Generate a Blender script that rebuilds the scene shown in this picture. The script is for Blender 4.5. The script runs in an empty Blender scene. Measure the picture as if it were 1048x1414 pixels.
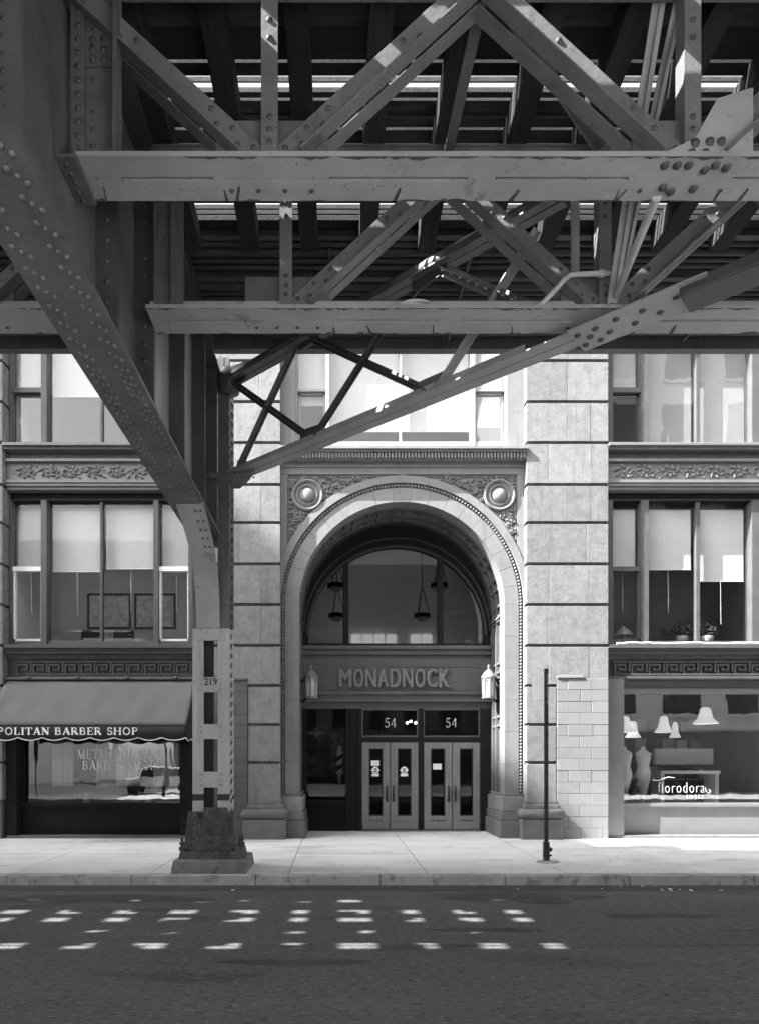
import bpy, math, random
from mathutils import Vector
random.seed(7)
sc = bpy.context.scene
COL = sc.collection
R = math.radians

# ------------------------------------------------------------------ camera, sky, sun, exposure
FPX, PW, VX, VY, EYE = 950.0, 1048.0, 465.0, 1054.0, 1.80
cam_d = bpy.data.cameras.new('camera')
cam = bpy.data.objects.new('camera', cam_d); COL.objects.link(cam)
cam.location = (0, 0, EYE); cam.rotation_euler = (R(90), 0, 0)
cam_d.sensor_fit = 'HORIZONTAL'; cam_d.sensor_width = 36
cam_d.lens = FPX / PW * 36
cam_d.shift_x = (524 - VX) / PW
cam_d.shift_y = (VY - 707) / PW
cam_d.clip_start = 0.05; cam_d.clip_end = 1500
sc.camera = cam

LX, LY, LZ = 1.06, 0.33, -1.0                      # direction the sunlight travels
w = bpy.data.worlds.new('World'); sc.world = w; w.use_nodes = True
nt = w.node_tree; nt.nodes.clear()
sky = nt.nodes.new('ShaderNodeTexSky'); sky.sky_type = 'NISHITA'; sky.sun_disc = False
sky.sun_elevation = math.atan2(1.0, math.hypot(LX, LY))
sky.sun_rotation = math.atan2(-LX, -LY)
sky.air_density = 1.0; sky.dust_density = 3.0
bw = nt.nodes.new('ShaderNodeRGBToBW')
bg = nt.nodes.new('ShaderNodeBackground'); bg.inputs['Strength'].default_value = 0.15
wo = nt.nodes.new('ShaderNodeOutputWorld')
nt.links.new(sky.outputs[0], bw.inputs[0]); nt.links.new(bw.outputs[0], bg.inputs['Color']); nt.links.new(bg.outputs[0], wo.inputs[0])
sun_d = bpy.data.lights.new('sun', 'SUN'); sun_d.energy = 5.0; sun_d.angle = R(0.4); sun_d.color = (1, 1, 1)
sun = bpy.data.objects.new('sun', sun_d); COL.objects.link(sun)
sun.rotation_euler = Vector((LX, LY, LZ)).to_track_quat('-Z', 'Y').to_euler()
sun.location = (-60, -20, 60)
vs = sc.view_settings
sc.display_settings.display_device = 'sRGB'
vs.view_transform = 'Standard'; vs.look = 'None'; vs.exposure = 2.5; vs.gamma = 1; vs.use_curve_mapping = False
sc.render.engine = 'CYCLES'
sc.cycles.max_bounces = 8; sc.cycles.transparent_max_bounces = 12; sc.cycles.diffuse_bounces = 5

def X(px, Y): return (px - VX) * Y / FPX
def Z(py, Y): return EYE + (VY - py) * Y / FPX
def P(px, py, Y): return Vector((X(px, Y), Y, Z(py, Y)))

# ------------------------------------------------------------------ materials
def mat(name, col, rough=0.75, var=0.22, scale=3.0, bump=0.15, bscale=45.0, spots=None, spec=0.35, detail=6.0,
        stretch=(1, 1, 1), metal=0.0, bdist=0.01, fine=0.0, each=0.0, streak=None):
    m = bpy.data.materials.new(name); m.use_nodes = True
    t = m.node_tree; n = t.nodes; l = t.links; b = n['Principled BSDF']
    b.inputs['Roughness'].default_value = rough; b.inputs['Metallic'].default_value = metal
    b.inputs['Specular IOR Level'].default_value = spec
    g = n.new('ShaderNodeNewGeometry')
    mp = n.new('ShaderNodeMapping'); mp.inputs['Scale'].default_value = stretch
    l.new(g.outputs['Position'], mp.inputs[0])
    a = n.new('ShaderNodeTexNoise'); a.inputs['Scale'].default_value = scale; a.inputs['Detail'].default_value = detail; a.inputs['Roughness'].default_value = 0.62
    l.new(mp.outputs[0], a.inputs['Vector'])
    r = n.new('ShaderNodeValToRGB')
    r.color_ramp.elements[0].position = 0.3; r.color_ramp.elements[1].position = 0.7
    c0 = col * (1 - var); c1 = min(0.92, col * (1 + var))
    r.color_ramp.elements[0].color = (c0, c0, c0, 1); r.color_ramp.elements[1].color = (c1, c1, c1, 1)
    l.new(a.outputs[0], r.inputs[0])
    out = r.outputs[0]
    def mul(fac_out, colv, prev):
        x = n.new('ShaderNodeMix'); x.data_type = 'RGBA'
        l.new(fac_out, x.inputs[0]); l.new(prev, x.inputs[6]); x.inputs[7].default_value = (colv, colv, colv, 1)
        return x.outputs[2]
    if fine:
        f = n.new('ShaderNodeTexNoise'); f.inputs['Scale'].default_value = 60; f.inputs['Detail'].default_value = 3
        l.new(g.outputs['Position'], f.inputs['Vector'])
        fr = n.new('ShaderNodeMapRange'); fr.inputs[1].default_value = 0.35; fr.inputs[2].default_value = 0.68
        fr.inputs[3].default_value = 0.0; fr.inputs[4].default_value = fine
        l.new(f.outputs[0], fr.inputs[0]); out = mul(fr.outputs[0], col * 1.9, out)
    if spots:                                    # (colour, scale, threshold, strength)
        for (sc_, ss, th, st) in spots:
            q = n.new('ShaderNodeTexNoise'); q.inputs['Scale'].default_value = ss; q.inputs['Detail'].default_value = 7; q.inputs['Roughness'].default_value = 0.65
            l.new(mp.outputs[0], q.inputs['Vector'])
            k = n.new('ShaderNodeMapRange'); k.inputs[1].default_value = th; k.inputs[2].default_value = th + 0.06
            k.inputs[3].default_value = 0; k.inputs[4].default_value = st
            l.new(q.outputs[0], k.inputs[0]); out = mul(k.outputs[0], sc_, out)
    if streak:                                   # rain and rust running down: (colour, threshold, strength)
        sp = n.new('ShaderNodeMapping'); sp.inputs['Scale'].default_value = (9, 9, .7)
        l.new(g.outputs['Position'], sp.inputs[0])
        q = n.new('ShaderNodeTexNoise'); q.inputs['Scale'].default_value = 1.0; q.inputs['Detail'].default_value = 6
        l.new(sp.outputs[0], q.inputs['Vector'])
        k = n.new('ShaderNodeMapRange'); k.inputs[1].default_value = streak[1]; k.inputs[2].default_value = streak[1]+.14; k.inputs[3].default_value = 0; k.inputs[4].default_value = streak[2]
        l.new(q.outputs[0], k.inputs[0]); out = mul(k.outputs[0], streak[0], out)
    if each:                                     # each block, board or slab has its own tone
        oi = n.new('ShaderNodeObjectInfo'); k = n.new('ShaderNodeMapRange'); k.inputs[3].default_value = 1-each; k.inputs[4].default_value = 1+each
        l.new(oi.outputs['Random'], k.inputs[0]); x = n.new('ShaderNodeVectorMath'); x.operation = 'SCALE'
        l.new(out, x.inputs[0]); l.new(k.outputs[0], x.inputs['Scale']); out = x.outputs[0]
    l.new(out, b.inputs['Base Color'])
    if bump:
        c = n.new('ShaderNodeTexNoise'); c.inputs['Scale'].default_value = bscale; c.inputs['Detail'].default_value = 5
        l.new(g.outputs['Position'], c.inputs['Vector'])
        u = n.new('ShaderNodeBump'); u.inputs['Strength'].default_value = bump; u.inputs['Distance'].default_value = bdist
        l.new(c.outputs[0], u.inputs['Height']); l.new(u.outputs[0], b.inputs['Normal'])
    return m

def glass(name, ior=2.0, wave=0.0, tint=0.9, wscale=1.3):
    m = bpy.data.materials.new(name); m.use_nodes = True
    t = m.node_tree; n = t.nodes; l = t.links; n.clear()
    o = n.new('ShaderNodeOutputMaterial'); mx = n.new('ShaderNodeMixShader')
    tr = n.new('ShaderNodeBsdfTransparent'); tr.inputs[0].default_value = (tint, tint, tint, 1)
    gl = n.new('ShaderNodeBsdfGlossy'); gl.inputs['Roughness'].default_value = 0.01
    fr = n.new('ShaderNodeFresnel'); fr.inputs['IOR'].default_value = ior
    ge = n.new('ShaderNodeNewGeometry'); fl = n.new('ShaderNodeMath'); fl.operation = 'SUBTRACT'; fl.inputs[0].default_value = 1.0
    l.new(ge.outputs['Backfacing'], fl.inputs[1]); fm = n.new('ShaderNodeMath'); fm.operation = 'MULTIPLY'; l.new(fl.outputs[0], fm.inputs[0]); l.new(fr.outputs[0], fm.inputs[1])   # only the outer face mirrors
    l.new(fm.outputs[0], mx.inputs[0]); l.new(tr.outputs[0], mx.inputs[1]); l.new(gl.outputs[0], mx.inputs[2]); l.new(mx.outputs[0], o.inputs[0])
    if wave:
        g = n.new('ShaderNodeNewGeometry')
        mp = n.new('ShaderNodeMapping'); mp.inputs['Scale'].default_value = (2.2, 1, 0.7)
        c = n.new('ShaderNodeTexNoise'); c.inputs['Scale'].default_value = wscale; c.inputs['Detail'].default_value = 1.5
        l.new(g.outputs['Position'], mp.inputs[0]); l.new(mp.outputs[0], c.inputs['Vector'])
        u = n.new('ShaderNodeBump'); u.inputs['Strength'].default_value = 1.0; u.inputs['Distance'].default_value = wave
        l.new(c.outputs[0], u.inputs['Height']); l.new(u.outputs[0], gl.inputs['Normal'])
    return m

def emit(name, s):
    m = bpy.data.materials.new(name); m.use_nodes = True
    b = m.node_tree.nodes['Principled BSDF']; b.inputs['Base Color'].default_value = (.9, .9, .9, 1)
    b.inputs['Emission Color'].default_value = (1, 1, 1, 1); b.inputs['Emission Strength'].default_value = s
    return m

M = {}
M['asphalt'] = mat('asphalt', 0.08, 0.85, 0.25, 0.7, 0.9, 70, spots=[(0.035, 0.9, 0.58, 0.5), (0.085, 2.5, 0.62, 0.5), (0.2, 28, 0.57, 0.8), (0.02, 24, 0.56, 0.9), (0.03, 0.35, 0.55, 0.35)], fine=0.5, stretch=(.45, 1.3, 1))
M['asphalt_patch'] = mat('asphalt_patch', 0.05, 0.85, 0.35, 3, 0.6, 120, fine=0.4)
M['paving'] = mat('paving', 0.54, 0.85, 0.16, 1.1, 0.4, 60, spots=[(0.3, 1.7, 0.57, 0.5), (0.2, 7, 0.63, 0.5), (0.25, 24, 0.62, 0.5)], fine=0.12, each=.05, stretch=(.7, 1.4, 1))
M['joint'] = mat('joint', 0.12, 0.9, 0.2)
M['kerb'] = mat('kerb', 0.32, 0.85, 0.25, 3, 0.4, 60, spots=[(0.12, 4, 0.56, 0.6)], fine=0.2)
M['concrete'] = mat('concrete', 0.3, 0.9, 0.25, 4, 0.5, 60, spots=[(0.15, 5, 0.56, 0.6)], fine=0.15)
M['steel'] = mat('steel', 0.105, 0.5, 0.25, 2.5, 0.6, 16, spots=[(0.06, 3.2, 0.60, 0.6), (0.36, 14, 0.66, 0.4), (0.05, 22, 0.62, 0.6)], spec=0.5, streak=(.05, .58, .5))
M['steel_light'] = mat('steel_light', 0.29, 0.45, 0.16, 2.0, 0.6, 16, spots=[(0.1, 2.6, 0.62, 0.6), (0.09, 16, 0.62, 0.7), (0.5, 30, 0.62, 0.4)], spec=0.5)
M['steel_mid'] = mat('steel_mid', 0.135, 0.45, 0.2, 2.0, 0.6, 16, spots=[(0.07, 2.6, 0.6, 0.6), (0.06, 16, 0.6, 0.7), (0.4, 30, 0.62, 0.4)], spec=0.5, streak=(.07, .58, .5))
M['steel_dark'] = mat('steel_dark', 0.055, 0.5, 0.25, 3, 0.15, 40, spots=[(0.05, 4, 0.6, 0.7), (0.25, 20, 0.69, 0.3)], spec=0.4)
M['steel_grime'] = mat('steel_grime', 0.07, 0.7, 0.5, 7, 1.0, 30, spots=[(0.2, 7, 0.62, 0.7), (0.015, 10, 0.56, 0.7)])
M['column_paint'] = mat('column_paint', 0.44, 0.55, 0.14, 3, 0.25, 30, streak=(.18, .58, .45), spots=[(0.2, 7, 0.66, 0.6), (0.3, 2, 0.62, 0.3)], spec=0.4, stretch=(1, 1, .5))
M['column_grey'] = mat('column_grey', 0.42, 0.55, 0.14, 3, 0.1, 40, spots=[(0.12, 7, 0.64, 0.6)], spec=0.4)
M['black_paint'] = mat('black_paint', 0.02, 0.45, 0.3, 4, 0.05)
M['timber'] = mat('timber', 0.022, 0.9, 0.4, 5, 0.6, 30, stretch=(5, .6, 3), each=.4)
M['plank'] = mat('plank', 0.03, 0.9, 0.4, 5, 0.6, 30, stretch=(.6, 5, 3), each=.5)
M['rail'] = mat('rail', 0.15, 0.4, 0.3, 5, 0.1, metal=0.7)
M['conduit'] = mat('conduit', 0.035, 0.5, 0.3, 3, 0.05)
M['pipe'] = mat('pipe', 0.45, 0.4, 0.1, 5, 0.05)
M['granite'] = mat('granite', 0.165, 0.85, 0.2, 5, 0.4, 26, spots=[(0.12, 3.0, 0.58, 0.5), (0.1, 14, 0.57, 0.55), (0.25, 22, 0.6, 0.5)], fine=0.06, bdist=.012, each=.12, streak=(.11, .56, .45))
M['granite_base'] = mat('granite_base', 0.12, 0.75, 0.18, 4, 0.3, 60, spots=[(0.1, 3, 0.6, 0.4)], fine=0.08)
M['terracotta'] = mat('terracotta', 0.18, 0.9, 0.1, 3, 0.18, 50, spots=[(0.13, 3.5, 0.6, 0.5), (0.12, 16, 0.64, 0.5)], fine=0.05, each=.05, streak=(.11, .57, .4))
M['carving'] = mat('carving', 0.18, 0.7, 0.2, 9, 0.3, 40)
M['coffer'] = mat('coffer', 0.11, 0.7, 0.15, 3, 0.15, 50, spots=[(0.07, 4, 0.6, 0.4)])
M['groove'] = mat('groove', 0.11, 0.9, 0.3, 6, 0.3)
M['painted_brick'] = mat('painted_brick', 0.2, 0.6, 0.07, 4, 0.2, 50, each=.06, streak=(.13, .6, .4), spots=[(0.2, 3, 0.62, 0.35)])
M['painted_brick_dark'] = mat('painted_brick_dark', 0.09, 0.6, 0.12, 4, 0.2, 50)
M['iron_grey'] = mat('iron_grey', 0.15, 0.5, 0.1, 3, 0.08, 60, spots=[(0.1, 5, 0.64, 0.4)])
M['iron_band'] = mat('iron_band', 0.07, 0.5, 0.15, 3, 0.08, 60)
M['iron_black'] = mat('iron_black', 0.014, 0.7, 0.25, 3, 0.06, 60, spec=0.12)
M['iron_sign'] = mat('iron_sign', 0.085, 0.5, 0.15, 3, 0.08, 60)
M['window_paint'] = mat('window_paint', 0.08, 0.5, 0.15, 4, 0.06, 60)
M['window_paint_light'] = mat('window_paint_light', 0.3, 0.5, 0.1, 4, 0.06, 60)
M['door_wood'] = mat('door_wood', 0.17, 0.45, 0.2, 4, 0.08, 60, stretch=(9, 9, .7))
M['brass_dark'] = mat('brass_dark', 0.03, 0.35, 0.2, 4, 0.03, metal=.4)
M['blind'] = mat('blind', 0.7, 0.9, 0.04, 1.5, 0.5, 4, bdist=.03)
M['white_paint'] = mat('white_paint', 0.78, 0.5, 0.05, 4, 0.05)
M['letter_white'] = mat('letter_white', 0.85, 0.6, 0.02, 4, 0.0)
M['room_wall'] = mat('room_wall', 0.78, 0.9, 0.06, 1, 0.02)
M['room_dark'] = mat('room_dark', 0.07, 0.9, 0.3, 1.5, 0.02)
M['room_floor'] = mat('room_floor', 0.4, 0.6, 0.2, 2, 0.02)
M['picture'] = mat('picture', 0.8, 0.6, 0.3, 7, 0.0, detail=2)
M['picture_dark'] = mat('picture_dark', 0.14, 0.5, 0.8, 6, 0.0, detail=2)
M['frame_dark'] = mat('frame_dark', 0.1, 0.5, 0.2)
M['leather'] = mat('leather', 0.02, 0.4, 0.2)
M['awning_top'] = mat('awning_top', 0.105, 0.85, 0.06, 2, 0.15, 200, spots=[(0.17, 2.2, 0.64, 0.3)])
M['awning_black'] = mat('awning_black', 0.022, 0.8, 0.2, 3, 0.2, 150)
M['lit_shade'] = emit('lit_shade', 0.12)
M['footing'] = mat('footing', 0.16, 0.9, 0.3, 5, 0.8, 40, spots=[(0.06, 6, 0.55, 0.7)])
M['lamp_glass'] = mat('lamp_glass', 0.36, 0.35, 0.2, 6, 0.05)
M['leaf'] = mat('leaf', 0.06, 0.6, 0.5, 9, 0.1)
M['clay'] = mat('clay', 0.4, 0.7, 0.2)
M['sign_metal'] = mat('sign_metal', 0.6, 0.4, 0.06, 6, 0.02)
M['cast_iron'] = mat('cast_iron', 0.06, 0.6, 0.3, 9, 0.4, 60)
M['plaza'] = mat('plaza', 0.3, 0.9, 0.1, .3, 0.05)
M['far_wall'] = mat('far_wall', 0.55, 0.85, 0.1, 1, 0.05)
M['far_wall_mid'] = mat('far_wall_mid', 0.3, 0.85, 0.1, 1, 0.05)
M['lantern_metal'] = mat('lantern_metal', 0.16, 0.45, 0.2, 8, 0.1)
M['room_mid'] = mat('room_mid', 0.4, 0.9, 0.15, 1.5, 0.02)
M['iron_frame'] = mat('iron_frame', 0.035, 0.6, 0.25, 3, 0.06, 60, spec=.25)
M['letter_iron'] = mat('letter_iron', 0.15, 0.45, 0.12, 4, 0.05)
M['far_glass'] = mat('far_glass', 0.05, 0.15, 0.3, 1, 0.0, spec=.6)
M['glass'] = glass('glass', 1.5, 0.0)
M['glass_old'] = glass('glass_old', 2.2, 0.003)
M['glass_mirror'] = glass('glass_mirror', 3.3, 0.004, 0.85, 0.9)
M['letter_glass'] = mat('letter_glass', 0.6, 0.6, 0.02, 4, 0.0)
M['glass_shop'] = glass('glass_shop', 2.7, 0.002, .85, 1.4)
M['glass_dim'] = glass('glass_dim', 1.32, 0.0, 0.7)
M['glass_fan'] = glass('glass_fan', 1.75, 0.002, 0.75)
M['bulb'] = emit('bulb', 6.0)

# ------------------------------------------------------------------ mesh helpers
ORG = {}
def org(o):
    return ORG.get(o.name, Vector((0, 0, 0))) if o else Vector((0, 0, 0))

class MB:
    def __init__(s): s.v = []; s.f = []; s.sm = []
    def add(s, vs, fs, smooth=False):
        o = len(s.v); s.v += [tuple(v) for v in vs]
        for f in fs: s.f.append(tuple(i + o for i in f)); s.sm.append(smooth)
        return s
    def box(s, x0, x1, y0, y1, z0, z1):
        if x0 > x1: x0, x1 = x1, x0
        if y0 > y1: y0, y1 = y1, y0
        if z0 > z1: z0, z1 = z1, z0
        return s.add([(x0,y0,z0),(x1,y0,z0),(x1,y1,z0),(x0,y1,z0),(x0,y0,z1),(x1,y0,z1),(x1,y1,z1),(x0,y1,z1)],
              [(0,3,2,1),(4,5,6,7),(0,1,5,4),(1,2,6,5),(2,3,7,6),(3,0,4,7)])
    def beam(s, p, q, a, b, u=(0, 1, 0)):
        """box from p to q, width a along u, thickness b across"""
        p = Vector(p); q = Vector(q); d = (q - p).normalized(); u = Vector(u); u = (u - d * u.dot(d)).normalized(); v = d.cross(u)
        c = [(-a/2, -b/2), (a/2, -b/2), (a/2, b/2), (-a/2, b/2)]
        vs = [p + u*i + v*j for i, j in c] + [q + u*i + v*j for i, j in c]
        return s.add(vs, [(0,3,2,1),(4,5,6,7),(0,1,5,4),(1,2,6,5),(2,3,7,6),(3,0,4,7)])
    def hexa(s, b, t):
        """eight corners: bottom ring b, top ring t"""
        return s.add(list(b) + list(t), [(0,3,2,1),(4,5,6,7),(0,1,5,4),(1,2,6,5),(2,3,7,6),(3,0,4,7)])
    def tube(s, pts, r, n=8, cap=True):
        pts = [Vector(p) for p in pts]; rings = []
        rr = r if isinstance(r, (list, tuple)) else [r] * len(pts)
        pu = None
        for i, p in enumerate(pts):
            d = (pts[min(i+1, len(pts)-1)] - pts[max(i-1, 0)]).normalized()
            u = pu if pu is not None else (Vector((0,0,1)) if abs(d.z) < .9 else Vector((1,0,0)))
            u = (u - d * u.dot(d)).normalized(); pu = u; v = d.cross(u)
            rings.append([p + (u*math.cos(2*math.pi*k/n) + v*math.sin(2*math.pi*k/n)) * rr[i] for k in range(n)])
        vs = [x for r_ in rings for x in r_]
        fs = [(i*n+k, i*n+(k+1) % n, (i+1)*n+(k+1) % n, (i+1)*n+k) for i in range(len(pts)-1) for k in range(n)]
        s.add(vs, fs, True)
        if cap:
            s.add(rings[0], [tuple(range(n))[::-1]]); s.add(rings[-1], [tuple(range(n))])
        return s
    def dome(s, p, nrm, r, h=None, n=6):
        p = Vector(p); d = Vector(nrm).normalized(); h = h or r * .7
        u = Vector((0,0,1)) if abs(d.z) < .9 else Vector((1,0,0))
        u = (u - d*u.dot(d)).normalized(); v = d.cross(u)
        ring = lambda rad, hh: [p + d*hh + (u*math.cos(2*math.pi*k/n) + v*math.sin(2*math.pi*k/n))*rad for k in range(n)]
        vs = ring(r, 0) + ring(r*.72, h*.7) + [p + d*h]
        fs = [(k, (k+1) % n, n+(k+1) % n, n+k) for k in range(n)] + [(n+k, n+(k+1) % n, 2*n) for k in range(n)]
        return s.add(vs, fs, True)
    def ball(s, p, rx, ry=None, rz=None, n=8, m=5, rot=0.0):
        ry = ry or rx; rz = rz or rx; p = Vector(p); vs = []; fs = []
        c, sn = math.cos(rot), math.sin(rot)
        for i in range(m + 1):
            a = math.pi * i / m
            for k in range(n):
                b = 2*math.pi*k/n
                x, y, z = rx*math.sin(a)*math.cos(b), ry*math.sin(a)*math.sin(b), rz*math.cos(a)
                vs.append(p + Vector((x*c - z*sn, y, x*sn + z*c)))
        for i in range(m):
            for k in range(n): fs.append((i*n+k, i*n+(k+1) % n, (i+1)*n+(k+1) % n, (i+1)*n+k))
        return s.add(vs, fs, True)
    def lathe(s, c, prof, n=16, axis='z', smooth=True, a0=0.0):
        c = Vector(c); vs = []; fs = []
        for (r, h) in prof:
            for k in range(n):
                a = 2*math.pi*k/n + a0
                q = Vector((r*math.cos(a), r*math.sin(a), h)) if axis == 'z' else Vector((r*math.cos(a), -h, r*math.sin(a)))
                vs.append(c + q)
        for i in range(len(prof)-1):
            for k in range(n): fs.append((i*n+k, i*n+(k+1) % n, (i+1)*n+(k+1) % n, (i+1)*n+k))
        return s.add(vs, fs, smooth)
    def extr(s, pts, off):
        """extrude a planar polygon by the vector off"""
        pts = [Vector(p) for p in pts]; off = Vector(off); n = len(pts)
        vs = pts + [p + off for p in pts]
        fs = [tuple(range(n))[::-1], tuple(range(n, 2*n))] + [(i, (i+1) % n, n+(i+1) % n, n+i) for i in range(n)]
        return s.add(vs, fs)
    def arc(s, cx, cz, r0, r1, y0, y1, a0=0.0, a1=math.pi, n=48, smooth=False):
        """solid ring segment in the xz plane"""
        vs = []; fs = []
        for i in range(n+1):
            a = a0 + (a1-a0)*i/n; c, q = math.cos(a), math.sin(a)
            vs += [(cx+r0*c, y0, cz+r0*q), (cx+r1*c, y0, cz+r1*q), (cx+r1*c, y1, cz+r1*q), (cx+r0*c, y1, cz+r0*q)]
        for i in range(n):
            o = i*4
            for k in range(4): fs.append((o+k, o+(k+1) % 4, o+4+(k+1) % 4, o+4+k))
        fs.append((0, 3, 2, 1)); fs.append((n*4, n*4+1, n*4+2, n*4+3))
        return s.add(vs, fs, smooth)
    def mesh(s, name, m, o=Vector((0,0,0))):
        me = bpy.data.meshes.new(name)
        me.from_pydata([(v[0]-o.x, v[1]-o.y, v[2]-o.z) for v in s.v], [], s.f)
        me.polygons.foreach_set('use_smooth', s.sm)
        import bmesh
        b = bmesh.new(); b.from_mesh(me); bmesh.ops.recalc_face_normals(b, faces=b.faces); b.to_mesh(me); b.free()
        me.materials.append(m); me.update()
        return me
    def build(s, name, m, parent=None, bevel=0.0, kind=None, label=None):
        o = org(parent); ob = bpy.data.objects.new(name, s.mesh(name, m, o)); COL.objects.link(ob)
        if parent: ob.parent = parent; ORG[ob.name] = o
        if bevel:
            bv = ob.modifiers.new('bevel', 'BEVEL'); bv.width = bevel; bv.segments = 2; bv.limit_method = 'ANGLE'; bv.angle_limit = R(50)
        if kind: ob['kind'] = kind
        if label: ob['label'] = label
        return ob

def thing(name, label, cat, loc=(0,0,0), group=None):
    o = bpy.data.objects.new(name, None); COL.objects.link(o); o.location = loc; o.empty_display_size = .3
    ORG[o.name] = Vector(loc); o['label'] = label; o['category'] = cat
    if group: o['group'] = group
    return o
def tag(o, label, cat, group=None):
    o['label'] = label; o['category'] = cat
    if group: o['group'] = group
    return o
def struct(o): o['kind'] = 'structure'; return o
def node(name, parent):
    o = bpy.data.objects.new(name, None); COL.objects.link(o); o.parent = parent; ORG[o.name] = org(parent); return o
def dup(root, dx, dy=0, dz=0, label=None):
    r = root.copy(); COL.objects.link(r); r.location = root.location + Vector((dx, dy, dz))
    if label: r['label'] = label
    for ch in list(root.children):
        c = ch.copy(); COL.objects.link(c); c.parent = r
        for g in list(ch.children):
            d = g.copy(); COL.objects.link(d); d.parent = c
    return r
BOX = {}
def piece(name, m, parent, x0, x1, y0, y1, z0, z1, bevel=0.0):
    """a small block; alike blocks share one mesh"""
    key = (name, m.name, round(x1-x0, 3), round(y1-y0, 3), round(z1-z0, 3), bevel)
    if key not in BOX:
        a, b, c = (x1-x0)/2, (y1-y0)/2, (z1-z0)/2
        if bevel:
            import bmesh
            me = MB().box(-a, a, -b, b, -c, c).mesh(name, m); bm = bmesh.new(); bm.from_mesh(me)
            bmesh.ops.bevel(bm, geom=list(bm.edges), offset=bevel, segments=1, affect='EDGES', profile=.5); bm.to_mesh(me); bm.free()
        else: me = MB().box(-a, a, -b, b, -c, c).mesh(name, m)
        BOX[key] = me
    ob = bpy.data.objects.new(name, BOX[key]); COL.objects.link(ob); ob.parent = parent
    ob.location = Vector(((x0+x1)/2, (y0+y1)/2, (z0+z1)/2)) - org(parent); ORG[ob.name] = org(parent)
    return ob

# ------------------------------------------------------------------ lettering
def bfont(text, x0, x1, z0, z1, y, depth=0.0, bevel=0.0, expand=0.0, spacing=1.0):
    """sans lettering facing -y, fitted to a box"""
    cu = bpy.data.curves.new('txt', 'FONT'); cu.body = text; cu.extrude = depth/2; cu.bevel_depth = bevel; cu.offset = expand; cu.space_character = spacing
    cu.resolution_u = 4
    o = bpy.data.objects.new('txt', cu); COL.objects.link(o)
    dg = bpy.context.evaluated_depsgraph_get(); me = o.evaluated_get(dg).to_mesh()
    vs = [tuple(v.co) for v in me.vertices]; fs = [tuple(p.vertices) for p in me.polygons]
    o.evaluated_get(dg).to_mesh_clear(); bpy.data.objects.remove(o); bpy.data.curves.remove(cu)
    ax, bx = min(v[0] for v in vs), max(v[0] for v in vs); ay, by = min(v[1] for v in vs), max(v[1] for v in vs)
    mb = MB()
    mb.add([(x0+(v[0]-ax)/(bx-ax)*(x1-x0), y - v[2], z0+(v[1]-ay)/(by-ay)*(z1-z0)) for v in vs], fs)
    return mb

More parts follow.
